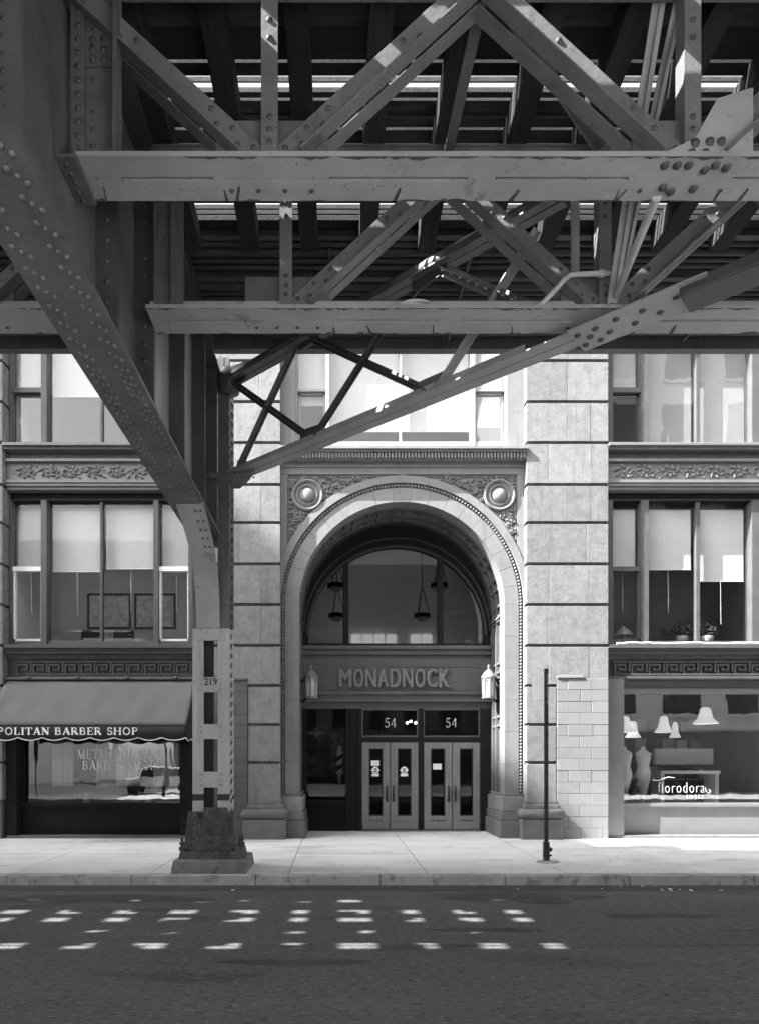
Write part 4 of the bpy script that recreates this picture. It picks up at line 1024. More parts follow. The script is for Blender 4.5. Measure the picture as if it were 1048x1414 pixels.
MB().lathe((X(861, 15.45), 15.45, zsill-.12), [(.2, .22), (.17, .3), (.08, .38), (.02, .44), (0, .44)], 14).build('shade', M['lamp_glass'], t)
def dress_form(px, y, label):
    x = X(px, y); z0 = .77; t = thing('dress_form', label, 'dress form', (x, y, z0), 'dress forms in the shoe shop window')
    MB().lathe((x, y, z0), [(.02, .12), (.07, .3), (.14, .62), (.17, .8), (.12, .95), (.16, 1.15), (.17, 1.25), (.05, 1.34), (.04, 1.4), (0, 1.41)], 14).build('body', M['white_paint'], t)
    MB().lathe((x, y, z0), [(0, 0), (.16, 0), (.15, .03), (.02, .06), (.02, .14), (0, .14)], 12).build('stand', M['iron_black'], t)
dress_form(862, 15.6, 'pale tapering dress form against the left edge of the shoe shop window'); dress_form(888, 15.8, 'pale dress form standing right of the dark handbag')
hb = thing('handbag', 'black handbag on the window floor between the two dress forms', 'handbag', (X(876, 15.5), 15.5, .77))
MB().hexa([(X(868, 15.5), 15.4, .77), (X(884, 15.5), 15.4, .77), (X(884, 15.5), 15.6, .77), (X(868, 15.5), 15.6, .77)], [(X(870, 15.5), 15.45, 1.15), (X(882, 15.5), 15.45, 1.15), (X(882, 15.5), 15.55, 1.15), (X(870, 15.5), 15.55, 1.15)]).build('body', M['leather'], hb, bevel=.03)
MB().tube([(X(871, 15.5), 15.5, 1.14), (X(873, 15.5), 15.5, 1.3), (X(879, 15.5), 15.5, 1.3), (X(881, 15.5), 15.5, 1.14)], .015, 6).build('handle', M['leather'], hb)
ds = thing('display_table', 'white display table with shoes in the shoe shop window', 'table', (X(940, 16.2), 16.2, .75))
MB().box(X(905, 16.2), X(985, 16.2), 15.9, 16.5, 1.55, 1.62).build('tabletop', M['white_paint'], ds)
for a in (908, 982): MB().box(X(a, 16.2)-.04, X(a, 16.2)+.04, 15.95, 16.45, .75, 1.55).build('leg', M['white_paint'], ds)
for k, px in enumerate((915, 928, 945, 960, 974)):
    x, y, z = X(px, 16.1), 16.05, 1.62; m = MB(); m.ball((x, y, z+.05), .06, .13, .05, 8, 5); m.box(x-.03, x+.03, y+.07, y+.1, z, z+.09)
    m.ball((x, y+.07, z+.1), .045, .07, .05, 8, 4)
    tag(m.build('shoe', M['leather']), ['dark shoe at the left end of the display table', 'dark shoe second from the left on the display table', 'dark shoe in the middle of the display table', 'dark shoe second from the right on the display table', 'dark shoe at the right end of the display table'][k], 'shoe', 'shoes on the display table')

for j_, zz in enumerate((1.35, 2.0, 2.6)):
    sh = MB().box(X(868, 18.2), X(1040, 18.2), 17.9, 18.3, zz, zz+.04); tag(sh.build('wall_shelf', M['room_mid']), ['lowest', 'middle', 'topmost'][j_] + ' long shelf of shoe boxes on the back wall of the shoe shop', 'shelf', 'shelves in the shoe shop')
    x = X(872, 18.2); nb = 0
    while x < X(1030, 18.2):
        w_ = random.uniform(.22, .36); h_ = random.uniform(.12, .4)
        if random.random() < .75:
            tag(MB().box(x, x+w_, 17.95, 18.25, zz+.04, zz+.04+h_).build('shoe_box', random.choice((M['white_paint'], M['clay'], M['leather'], M['sign_metal']))), '%s shoe box from the left on the %s back shelf of the shoe shop' % (['first', 'second', 'third', 'fourth', 'fifth', 'sixth', 'seventh', 'eighth', 'ninth', 'tenth', 'eleventh', 'twelfth'][nb], ['lowest', 'middle', 'topmost'][j_]), 'shoe box', 'shoe boxes on the %s back shelf' % ['lowest', 'middle', 'topmost'][j_]); nb = min(nb+1, 11)
        x += w_ + random.uniform(.02, .15)
tag(MB().box(X(905, 16.6), X(985, 16.6), 16.6, 16.75, Z(1056, 16.6), Z(1034, 16.6)).build('white_panel', M['white_paint']), 'wide white panel above the shoe table', 'display board')  # plain white panel added as a pale oblong behind the glass
# barber shop interior and the street furniture mirrored in its window
def barber_chair(px, label):
    y = 16.0; x = X(px, y); z = .62; t = thing('barber_chair', label, 'chair', (x, y, z), 'barber chairs')
    MB().box(x-.27, x+.27, y-.25, y+.25, z+.5, z+.62).build('seat', M['leather'], t, bevel=.04); MB().box(x-.25, x+.25, y+.2, y+.32, z+.62, z+1.3).build('backrest', M['leather'], t, bevel=.04)
    MB().lathe((x, y, z), [(0, 0), (.28, 0), (.26, .05), (.08, .1), (.07, .5), (0, .5)], 14).build('pedestal', M['sign_metal'], t)
    for s_ in (-1, 1): MB().box(x+s_*.3-.03, x+s_*.3+.03, y-.2, y+.2, z+.75, z+.82).build('armrest', M['white_paint'], t, bevel=.02)
barber_chair(120, 'black barber chair behind the left part of the barber shop glass'); barber_chair(205, 'black barber chair nearer the column behind the barber shop glass')
for (a_, b_, lb) in ((72, 101, 'pale pleated curtain hanging at the left of the barber shop window'), (133, 192, 'wide pale pleated curtain imitating a reflection in the middle of the barber shop window'), (212, 247, 'pale pleated curtain imitating a reflection at the right end of the barber shop window')):  # added curtains imitate bright striped reflections in the glass
    m = MB(); vs = []; fs = []; n = int((b_-a_)*1.2); y = 15.35
    for i in range(n+1):
        x = X(a_+(b_-a_)*i/n, y); vs += [(x, y+.035*math.sin(i*1.9), Z(1086, y)), (x, y+.025*math.sin(i*1.9+.4), Z(1023, y))]
    for i in range(n): fs.append((2*i, 2*i+1, 2*i+3, 2*i+2))
    m.add(vs, fs, True); o = m.build('reflection_curtain', M['blind']); tag(o, lb, 'curtain', 'curtains imitating reflections in the barber shop window'); o.modifiers.new('thick', 'SOLIDIFY').thickness = .006
    tag(MB().tube([(X(a_, 15.35), 15.35, Z(1022, 15.35)), (X(b_, 15.35), 15.35, Z(1022, 15.35))], .015, 6).build('curtain_rod', M['brass_dark']), lb.replace('pale pleated curtain', 'rod of the pale pleated curtain').replace('hanging ', ''), 'curtain rod', 'curtain rods')
def parked_car(x, y, label, m, h=1.45, L=4.4):
    t = thing('parked_car', label, 'car', (x, y, .15 if y < -1.3 else 0)); z = .15 if y < -1.3 else 0
    prof = [(-L/2, .35), (-L/2, .75), (-L/2+.9, .88), (-L/2+1.5, h), (L/2-1.0, h), (L/2-.35, .9), (L/2, .85), (L/2, .35)]
    MB().extr([(x+a, y-.85, z+b) for a, b in prof], (0, 1.7, 0)).build('body', m, t, bevel=.06)
    for s_ in (-1, 1):
        MB().extr([(x+a, y+s_*.853, z+b) for a, b in ((-L/2+1.1, .92), (-L/2+1.58, h-.08), (L/2-1.05, h-.08), (L/2-.55, .93))], (0, s_*.004, 0)).build('side_window', M['far_glass'], t)
        for a in (-L/2+.85, L/2-.85): MB().lathe((x+a, y+s_*.86+.1, z+.32), [(0, 0), (.32, 0), (.32, .2), (0, .2)], 18, axis='y').build('wheel', M['leather'], t)
parked_car(-9.5, -7.5, 'white car parked across the street, seen only in the barber shop window', M['white_paint']); parked_car(11.5, -7.2, 'pale car parked across the street, seen only in the shoe shop window', M['sign_metal']); parked_car(17.5, -7.3, 'dark car parked behind the pale one across the street', M['leather'])
for i in range(5):
    x = -21+6.3*i
    t = thing('street_lamp', 'dark street lamp on the far pavement, number %s from the left across the street' % ('one', 'two', 'three', 'four', 'five')[i], 'street lamp', (x, -3.6, .15), 'street lamps across the street')
    MB().tube([(x, -3.6, .15), (x, -3.6, 4.6)], [.09, .05], 8).build('pole', M['black_paint'], t); MB().lathe((x, -3.6, 4.6), [(.05, 0), (.22, .3), (.2, .55), (.04, .75), (0, .76)], 12).build('lamp_head', M['lamp_glass'], t)

# ------------------------------------------------------------------ sign post on the pavement
ypo = 11.35; xpo = X(754, ypo); zpo = gz(ypo)
sp_ = thing('sign_post', 'slim black steel sign post carrying an edge on plate by the kerb', 'sign post', (xpo, ypo, zpo))
MB().box(xpo-.028, xpo+.028, ypo-.028, ypo+.028, zpo+.16, Z(923.5, ypo)).build('post', M['black_paint'], sp_)
m = MB(); m.box(xpo-.045, xpo+.045, ypo-.045, ypo+.045, zpo-.01, zpo+.34); m.ball((xpo+.05, ypo-.05, zpo+.22), .04); m.tube([(xpo-.07, ypo-.05, zpo+.12), (xpo+.07, ypo-.05, zpo+.12)], .02, 6)
m.build('sleeve', M['black_paint'], sp_, bevel=.01)
m = MB(); m.lathe((xpo, ypo, zpo), [(0, .03), (.12, .03), (.17, .0)], 10); m.ball((xpo+.1, ypo-.1, zpo+.02), .05, .05, .03); m.ball((xpo+.16, ypo-.02, zpo+.01), .05, .04, .02); m.build('footing', M['concrete'], sp_)
mb = MB(); holes = [zpo+.5+.2*k for k in range(13)]
for z in holes: mb.box(xpo-.012, xpo+.012, ypo-.0295, ypo-.026, z, z+.024)
mb.build('post_holes', M['iron_black'], sp_, kind='stuff')
ang = R(73); d = Vector((-math.cos(ang), math.sin(ang), 0)); e = Vector((-d.y, d.x, 0)); 
def plate(z0, z1, l0, l1, m_, name, off=0.0):
    p = Vector((xpo, ypo-.0, 0)) + e*off
    c = [p+d*l0+e*.004, p+d*l1+e*.004, p+d*l1-e*.004, p+d*l0-e*.004]
    return MB().hexa([(v.x, v.y, z0) for v in c], [(v.x, v.y, z1) for v in c]).build(name, m_, sp_)
plate(Z(966, ypo), Z(931, ypo), -.03, .42, M['sign_metal'], 'parking_plate'); plate(Z(972.5, ypo), Z(966.8, ypo), -.03, .42, M['sign_metal'], 'arrow_plate')

# ================================================================== the elevated railway
XG, ZG0, ZG1 = -1.99, 5.26, 7.74
# ---- riveted column on the pavement
xc, yc0, yc1 = -1.92, 10.5, 10.98
col = thing('steel_column', 'riveted steel column numbered 219 with a pale painted shaft and rusty bolted base', 'column', (xc, 10.74, gz(10.74)))
FZ = lambda p, d=10.5: Z(p, d)
z2 = Z(868, 10.5)
MB().hexa([(xc-.56, 10.22, .12), (xc+.58, 10.22, .12), (xc+.58, 11.28, .12), (xc-.56, 11.28, .12)], [(xc-.53, 10.26, .35), (xc+.55, 10.26, .35), (xc+.55, 11.24, .35), (xc-.53, 11.24, .35)]).build('footing', M['footing'], col, bevel=.03)
mb = MB(); mb.hexa([(xc-.46, 10.33, .35), (xc+.47, 10.33, .35), (xc+.47, 11.16, .35), (xc-.46, 11.16, .35)], [(xc-.44, 10.36, .47), (xc+.45, 10.36, .47), (xc+.45, 11.13, .47), (xc-.44, 11.13, .47)])
mb.build('base_plate', M['steel_grime'], col, bevel=.012)
mb = MB(); mb.hexa([(xc-.34, 10.40, .47), (xc+.34, 10.40, .47), (xc+.34, 11.06, .47), (xc-.34, 11.06, .47)], [(xc-.29, 10.47, 1.06), (xc+.29, 10.47, 1.06), (xc+.29, 11.0, 1.06), (xc-.29, 11.0, 1.06)])
mb.hexa([(xc-.1, 10.37, .72), (xc+.3, 10.37, .72), (xc+.3, 10.43, .72), (xc-.1, 10.43, .72)], [(xc-.1, 10.43, 1.12), (xc+.26, 10.43, 1.12), (xc+.26, 10.48, 1.12), (xc-.1, 10.48, 1.12)])
mb.beam((xc-.34, 10.42, .5), (xc-.29, 10.48, 1.06), .04, .1); mb.beam((xc+.34, 10.42, .5), (xc+.29, 10.48, 1.06), .04, .1)
mb.hexa([(xc+.06, 10.345, .8), (xc+.2, 10.345, .74), (xc+.2, 10.4, .74), (xc+.06, 10.4, .8)], [(xc+.12, 10.38, 1.0), (xc+.2, 10.38, 1.05), (xc+.2, 10.43, 1.05), (xc+.12, 10.43, 1.0)])
mb.build('base_shoe', M['steel_grime'], col, bevel=.01)
mb = MB()
for i in range(5):
    for j in range(2): mb.dome((xc-.2+i*.1, 10.40+.012*(j+1), .56+j*.09), (0, -1, .1), .026)
for j in range(5): mb.dome((xc-.24, 10.42+.01*j, .6+j*.1), (0, -1, 0), .026); mb.dome((xc+.2, 10.4+.012*j, .7+j*.09), (0, -1, 0), .026)
for i in range(4):
    for j in range(5): mb.dome((xc+.335-.01*j, 10.5+i*.14, .55+j*.1), (1, 0, 0), .024)
mb.build('base_rivets', M['steel'], col, kind='stuff')
for (bx_, by_) in ((-.42, 10.42), (-.38, 10.52), (.40, 10.43), (.43, 10.56), (.4, 11.05), (-.4, 11.05)):
    m = MB(); m.tube([(xc+bx_, by_, .45), (xc+bx_, by_, .68)], .022, 8); m.lathe((xc+bx_, by_, .47), [(.05, 0), (.05, .06), (.0, .06)], 6, smooth=False); m.lathe((xc+bx_, by_, .55), [(.04, 0), (.04, .05), (.0, .05)], 6, smooth=False)
    m.build('anchor_bolt', M['steel_grime'], col)
FL = ((-2.20, -2.03), (-1.815, -1.64))
def shaft(za, zb_, m, name):
    mb = MB()
    for k, (a, b) in enumerate(FL):
        mb.box(a, b, yc0, yc0+.018, za, zb_); mb.box(a, b, yc1-.018, yc1, za, zb_)
        o = a if k == 0 else b - .016
        mb.box(o, o+.016, yc0+.0185, yc0+.11, za, zb_); mb.box(o, o+.016, yc1-.11, yc1-.0185, za, zb_)
        mb.box(a+.09, a+.093, yc0-.004, yc0+.001, za, zb_)
    return mb.build(name, m, col)
zA, zB, zC = 1.06, Z(1106, 10.5), Z(1097, 10.5)
shaft(zA, zB, M['column_paint'], 'channels'); shaft(zB, zC, M['black_paint'], 'black_band'); shaft(zC, z2, M['column_paint'], 'channels'); shaft(z2, 8.0, M['steel'], 'channels')
MB().box(-2.185, -2.17, yc0+.03, yc1-.03, zA, 8.0).box(-1.672, -1.66, yc0+.03, yc1-.03, zA, 8.0).box(-2.16, -1.92, yc0+.26, yc0+.28, zA, 8.0).build('inner_web', M['steel_dark'], col)
la = MB(); zz = 1.1; lb = MB()
while zz < 7.8:
    for xx in (-1.645,):
        (la if zz < z2 else lb).beam((xx+.006, yc0+.03, zz), (xx+.006, yc1-.03, zz+.1), .012, .06, (1, 0, 0))
        (la if zz < z2 else lb).dome((xx+.012, yc0+.06, zz), (1, 0, 0), .02)
    zz += .15
la.build('lacing_bars', M['column_paint'], col, kind='stuff'); lb.build('lacing_bars', M['steel'], col, kind='stuff')
rv = MB(); rv2 = MB()
for (pa, pb_, full) in ((868, 885, 1), (935, 956, 0), (1000, 1021, 0), (1066, 1088, 0)):
    a, b = Z(pb_, 10.5), Z(pa, 10.5)
    if full: MB().box(-2.13, -1.70, yc0-.022, yc0-.006, a, b).build('batten_plate', M['column_grey'], col, bevel=.008)
    else: MB().box(-2.035, -1.81, yc0+.012, yc0+.03, a, b).build('batten_plate', M['column_paint'], col)
    n = 2 if full else 3
    for i in range(n):
        zz = a + (b-a)*(.15+.7*i/(n-1)) if n > 1 else (a+b)/2
        for xx in (-2.075, -1.765): (rv2 if full else rv).dome((xx, yc0-(.022 if full else .002), zz), (0, -1, 0), .027)
rv.build('rivets', M['column_grey'], col, kind='stuff'); rv2.build('rivets', M['column_grey'], col, kind='stuff')
bfont('219', -2.022, -1.825, Z(946.5, 10.5), Z(936, 10.5), yc0+.008, .006, 0, .012).build('number', M['black_paint'], col, label='black painted number 219')
# curved knee bracket running up to the cross girder
kn = [(9.1, 5.25), (9.45, 5.13), (9.78, 5.0), (10.05, 4.84), (10.25, 4.62), (10.37, 4.38), (10.44, 4.12), (10.47, 3.86)]
def smooth(pts, n=4):
    out = []
    for i in range(len(pts)-1):
        p0, p1, p2, p3 = pts[max(i-1, 0)], pts[i], pts[i+1], pts[min(i+2, len(pts)-1)]
        for k in range(n):
            t = k/n; out.append(tuple(.5*(2*p1[j]+(p2[j]-p0[j])*t+(2*p0[j]-5*p1[j]+4*p2[j]-p3[j])*t*t+(3*p1[j]-p0[j]-3*p2[j]+p3[j])*t**3) for j in range(2)))
    return out + [pts[-1]]
kc = smooth(kn); vs = []; fs = []
for (y, z) in kc: vs += [(-2.135, y, z), (-1.775, y, z), (-1.775, y+.02, z+.022), (-2.135, y+.02, z+.022)]
for i in range(len(kc)-1):
    for k in range(4): fs.append((i*4+k, i*4+(k+1) % 4, i*4+4+(k+1) % 4, i*4+4+k))
MB().add(vs, fs).build('knee_flange', M['steel_light'], col)
MB().extr([(-1.965, y+.01, z+.012) for (y, z) in kc] + [(-1.965, 10.5, 5.25)], (.02, 0, 0)).build('knee_web', M['steel'], col)
rv = MB()
for (y, z) in kc[2:12:2]:
    for xx in (-1.9, -1.83): rv.dome((xx, y, z-.004), (0, -.5, -1), .022)
rv.build('knee_rivets', M['steel'], col, kind='stuff')

# ---- plate girder across the street
gir = thing('cross_girder', 'deep riveted plate girder running across the street onto the column', 'girder', (XG, 5.0, ZG0))
GY0, GY1 = -2.1, 11.05
MB().box(-2.24, -1.77, GY0, GY1, ZG0, ZG0+.035).build('bottom_flange', M['steel'], gir)
MB().box(-2.20, -1.81, 8.75, 9.15, ZG0-.02, ZG0-.001).build('splice_plate', M['steel'], gir)
MB().box(-2.24, -1.77, GY0, GY1, ZG1, ZG1+.03).build('top_flange', M['steel_dark'], gir)
MB().box(XG-.009, XG+.009, GY0, 6.779, ZG0+.036, ZG1-.001).build('web_plate', M['steel'], gir); MB().box(XG-.009, XG+.009, 6.781, GY1, ZG0+.036, ZG1-.001).build('web_plate', M['steel_light'], gir)  # second web panel coloured paler to imitate sky light falling on it
mb = MB()
for s_ in (-1, 1):
    mb.box(XG+s_*.01, XG+s_*.028, GY0, GY1, ZG0+.036, ZG0+.19); mb.box(XG+s_*.0285, XG+s_*.17, GY0, GY1, ZG0+.036, ZG0+.052)
    mb.box(XG+s_*.01, XG+s_*.028, GY0, GY1, ZG1-.16, ZG1-.001)
mb.build('flange_angles', M['steel'], gir)
rv = MB(); rnd = random.Random(3); y = .6
while y < 10.6:
    st = .2 if y < 6 else .115
    for k, xx in enumerate((-2.17, -2.09, -1.92, -1.84)):
        rv.dome((xx, y + (st/2 if k % 2 else 0), ZG0-.001), (0, 0, -1), .025, .02)
    if 3.6 < y < 9.6:
        for xx in (-2.13, -1.88): rv.dome((xx, y+.05, ZG0-.001), (0, 0, -1), .022, .018)
    rv.dome((XG+.029, y, ZG0+.12), (1, 0, 0), .022); rv.dome((XG+.029, y, ZG1-.08), (1, 0, 0), .022); rv.dome((XG+.17-.05, y, ZG0+.053), (0, 0, 1), .02)
    y += st
rv.build('rivets', M['steel'], gir, kind='stuff')
for yy in (-1.2, .2, 1.6, 2.8, 3.9, 5.66, 6.78, 8.13, 9.4, 10.35):
    for s_ in (-1, 1):
        mb = MB(); mb.box(XG+s_*.01, XG+s_*.19, yy-.009, yy+.009, ZG0+.055, ZG1-.002); mb.box(XG+s_*.01, XG+s_*.024, yy+.0095, yy+.1, ZG0+.192, ZG1-.17)
        mb.box(XG+s_*.176, XG+s_*.19, yy+.0095, yy+.05, ZG0+.055, ZG1-.002)
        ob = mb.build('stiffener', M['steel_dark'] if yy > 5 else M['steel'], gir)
        if s_ > 0 and yy > 3:
            rv = MB(); zz = ZG0+.16
            while zz < ZG1-.1:
                big = yy in (5.66, 6.78)
                rv.dome((XG+.1, yy-.0095, zz), (0, -1, 0), .026 if big else .016); rv.dome((XG+.0245, yy+.06, zz), (1, 0, 0), .018)
                zz += .17 if big else .1
            rv.build('stiffener_rivets', M['steel_dark'], ob, kind='stuff')

# ---- longitudinal lattice trusses under the rails
ZB, ZTN = 6.09, 7.5
def truss(yc, xa, xb, label, slots):
    t = thing('lattice_truss', label, 'truss', ((xa+xb)/2, yc, ZB), 'lattice trusses under the tracks')
    c = MB()
    c.box(xa, xb, yc-.195, yc-.019, ZB, ZB+.016); c.box(xa, xb, yc+.019, yc+.195, ZB, ZB+.016)
    c.box(xa, xb, yc-.036, yc-.0195, ZB+.0165, ZB+.17); c.box(xa, xb, yc+.0195, yc+.036, ZB+.0165, ZB+.17); c.box(xa, xb, yc-.019, yc+.019, ZB+.155, ZB+.165)
    c.box(xa, xb, yc-.2, yc-.1945, ZB-.004, ZB+.03)
    x = xa
    for (a, b) in sorted(slots) + [(xb, xb)]:
        if a > x: c.box(x, a, yc-.0185, yc+.0185, ZB+.003, ZB+.1)
        x = b
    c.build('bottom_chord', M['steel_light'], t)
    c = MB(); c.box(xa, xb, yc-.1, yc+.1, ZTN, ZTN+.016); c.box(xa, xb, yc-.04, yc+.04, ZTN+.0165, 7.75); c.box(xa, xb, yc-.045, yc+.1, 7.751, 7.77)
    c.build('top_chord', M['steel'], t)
    rv = MB(); S = 3.055; k0 = math.floor((xa+.485)/S) - 1
    def ok(x): return xa - .2 < x < xb + .2
    for k in range(k0, k0+8):
        xn = -.485 + S*k
        for sg in (-1, 1):
            p = Vector((xn+sg*.09, yc, ZB+.11)); q = Vector((xn+sg*S/2, yc, ZTN+.02))
            if not (ok(p.x) and ok(q.x)):
                continue
            d = (q-p).normalized(); n_ = Vector((d.z, 0, -d.x)); n_ = n_ if n_.z < 0 else -n_
            m = MB(); f = Vector((0, -.057, 0))
            m.beam(p+f, q+f, .016, .16)
            for ya in (-.08, .08): 
                o = Vector((0, ya, 0)) + n_*.088
                m.beam(p+o+d*.1, q+o, .125, .014)
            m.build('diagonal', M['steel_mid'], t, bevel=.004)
            for i in range(5):
                r = p + d*(.06+.105*i) + Vector((0, -.066, 0)) + n_*(.03 if i % 2 else -.03); rv.dome(r, (0, -1, 0), .024)
            for i in range(2):
                r = p.lerp(q, .62+.06*i) + Vector((0, -.066, 0)) + n_*(.03 if i % 2 else -.03); rv.dome(r, (0, -1, 0), .024)
        if xa + .1 < xn < xb - .1:
            m = MB(); m.box(xn-.06, xn+.06, yc-.085, yc-.07, ZB+.05, ZTN+.1); m.box(xn-.06, xn-.046, yc-.0698, yc+.05, ZB+.05, ZTN+.1)
            m.build('vertical', M['steel_mid'], t)
            for zz in (ZB+.2, ZB+.29, ZB+.38, ZB+.95, ZB+1.08): rv.dome((xn, yc-.0855, zz), (0, -1, 0), .024)
            MB().box(xn-.4, xn+.42, yc-.011, yc+.011, ZB+.02, ZB+.42).build('gusset', M['steel'], t)
            for i in range(4): rv.dome((xn-.3+.2*i, yc+.1, ZB-.001), (0, 0, -1), .02)
    rv.build('rivets', M['steel_dark'], t, kind='stuff')
    # flaking rust along both edges of the chord and a few drips across it
    ru = MB(); rn = random.Random(int(yc*100)); x = max(xa, -3.0)
    while x < min(xb, 7.0):
        L = rn.uniform(.05, .32)
        for y_e, s_ in ((yc-.193, 1), (yc+.194, -1)):
            if rn.random() < (.75 if s_ > 0 else .5):
                h = rn.uniform(.006, .034); pts = [(x, y_e, ZB-.0045)]; m_ = 7
                top = [(x+L*k/m_, y_e+s_*h*rn.uniform(.35, 1.2)*math.sin(math.pi*(k+.35)/(m_+.7)), ZB-.0045) for k in range(m_+1)]
                ru.extr([(x, y_e, ZB-.0045), *top, (x+L, y_e, ZB-.0045)], (0, 0, .004))
        if rn.random() < .3:
            w_ = rn.uniform(.006, .02); y0 = yc+.05+rn.uniform(0, .04); o_ = rn.uniform(-.04, .06)
            ru.extr([(x, y0, ZB-.004), (x+w_, y0+.01, ZB-.004), (x+w_+o_, yc+.19, ZB-.004), (x+o_-w_, yc+.19, ZB-.004)], (0, 0, .0035))
        x += L*rn.uniform(.7, 1.3)
    ru.build('rust_scale', M['steel_grime'], t, kind='stuff')
    return t
def sl(yc, spans): return [(X(a, yc), X(b, yc)) for a, b in spans]
YA, YB = 5.05, 6.67
ta = truss(YA, -1.84, 12.5, 'nearer lattice truss overhead with riveted diagonals, running right from the girder', sl(YA, ((168, 295), (455, 645), (683, 868), (1010, 1200))))
tb2 = truss(YB, -1.80, 12.5, 'farther lattice truss, lower in the photo, in front of the arch', sl(YB, ((245, 340), (460, 605), (635, 790), (905, 1060))))
truss(YA, -16.5, -2.18, 'nearer lattice truss continuing left of the girder', [(-9, -7)]); truss(YB, -16.5, -2.18, 'farther lattice truss continuing left of the girder', [(-9, -7)])
# end plates joining the trusses to the girder
e = MB()
e.box(X(122, YA), X(167, YA), YA-.05, YA-.035, ZB+.03, ZTN); e.box(X(103, YA), X(122, YA), YA-.075, YA-.06, ZB+.03, ZTN+.2); e.box(X(165, YA), X(170, YA), YA-.16, YA-.03, ZB+.03, ZTN)
e.box(X(122, YA), X(167, YA), YA-.06, YA-.0505, Z(103, YA), Z(50, YA))
e.box(-1.975, -1.83, YA-.22, YA+.2, ZB-.03, ZB-.006); e.box(-1.86, -1.84, YA-.2, YA+.2, ZB-.006, ZB+.12)
e.build('end_plate', M['steel'], ta)
rv = MB()
for i in range(3):
    for j in range(3): rv.dome((X(126+15*i+6, YA), YA-.061, Z(66+13*j, YA)), (0, -1, 0), .026)
for j in range(12): rv.dome((X(113, YA), YA-.077, ZB+.15+j*.1), (0, -1, 0), .024)
for j in range(5): rv.dome((-1.92, YA-.16+.08*j, ZB-.031), (0, 0, -1), .022)
for j in range(10): rv.dome((X(131, YA), YA-.0515, ZB+.2+j*.12), (0, -1, 0), .02); rv.dome((X(161, YA), YA-.0515, ZB+.2+j*.12), (0, -1, 0), .02)
rv.build('end_rivets', M['steel_dark'], ta, kind='stuff')
e = MB(); e.box(X(214, YB), X(255, YB), YB-.05, YB-.035, ZB+.03, ZTN); e.box(X(240, YB), X(246, YB), YB-.12, YB-.03, ZB+.03, ZTN); e.build('end_plate', M['steel'], tb2)
rv = MB()
for i in range(2):
    for j in range(4): rv.dome((X(222+11*i, YB), YB-.051, Z(300+11*j, YB)), (0, -1, 0), .024)
rv.build('end_rivets', M['steel'], tb2, kind='stuff')
rv = MB()
for (px, py, d) in ((918, 235, 4.93), (935, 227, 4.93), (951, 227, 4.93), (973, 236, 4.97), (988, 228, 4.93), (915, 264, 5.12), (926, 271, 5.16), (957, 264, 5.13), (1003, 236, 4.95)): rv.dome((X(px, d), d, ZB-.001), (0, 0, -1), .034, .024, 8)
rv.build('chord_bolts', M['steel_dark'], ta, kind='stuff')
MB().extr([P(905, 216, YA-.09), P(960, 190, YA-.09), P(991, 135, YA-.09), P(1040, 120, YA-.09), P(1040, 216, YA-.09)], (0, .014, 0)).build('gusset', M['steel_light'], ta)
rv = MB()
for px, py in ((960, 197), (980, 195), (955, 211), (974, 211), (996, 195)): rv.dome(P(px, py, YA-.092), (0, -1, 0), .034, .024, 8)
rv.build('gusset_bolts', M['steel_dark'], ta, kind='stuff')
# bracing between the two trusses
cf = thing('sway_bracing', 'light angle braces between the two lattice trusses at the right', 'bracing', (2.57, 5.9, 6.3))
def angle_bar(p, q, w_, m, parent, name='brace', u=(0, 1, 0)):
    return MB().beam(p, q, .012, w_, u).beam(Vector(p)+Vector((0, -.04, .03)), Vector(q)+Vector((0, -.04, .03)), .07, .012, u).build(name, m, parent)
def up(p, q, z=7.745): return p + (p-q)*((z-p.z)/(p.z-q.z))
for p_, q_, w_, m_ in ((P(904, 40, 5.3), P(845, 418, 6.55), .1, 'steel_light'), (P(929, 40, 5.35), P(853, 400, 6.6), .08, 'steel_light')): angle_bar(up(p_, q_), q_, w_, M[m_], cf)
angle_bar(P(690, 10, 5.15), P(827, 213, 6.6), .1, M['steel'], cf); angle_bar(P(663, 10, 5.15), P(618, 214, 6.6), .09, M['steel'], cf)
MB().tube([P(907, 271, 5.2), P(848, 414, 6.6)], .036, 8).build('strut', M['pipe'], cf)
MB().box(X(789, 6.95), X(800, 6.95), 6.95, 6.98, ZB, 7.7).build('hanger', M['steel_light'], cf)
MB().box(X(936, 5.3), X(946, 5.3), 5.3, 5.33, ZB+.2, 7.7).build('hanger', M['steel_light'], cf)
cd = thing('bent_conduit', 'thin pale conduit bent up from the farther truss near the gusset', 'pipe', P(742, 424, 6.55))
MB().tube([P(741, 426, 6.5), P(762, 405, 6.5), P(780, 385, 6.5), P(787, 380, 6.5), P(796, 378.5, 6.5), P(842, 377, 6.5)], .024, 8).build('pipe', M['pipe'], cd)
MB().tube([P(826, 377.5, 6.5), P(834, 377.2, 6.5)], .036, 8).build('coupling', M['pipe'], cd)
cl = []
for i in range(40):
    a = i*.55; cl.append((X(572, YB-.1)+.14*math.cos(a)*(1+.1*math.sin(i)), YB-.12+.05*math.sin(a), ZB+.05+.02*math.sin(a*.7)+.0012*i))
tag(MB().tube(cl, .007, 5).build('wire_coil', M['pipe']), 'small loose coil of wire lying on the farther truss chord', 'wire')

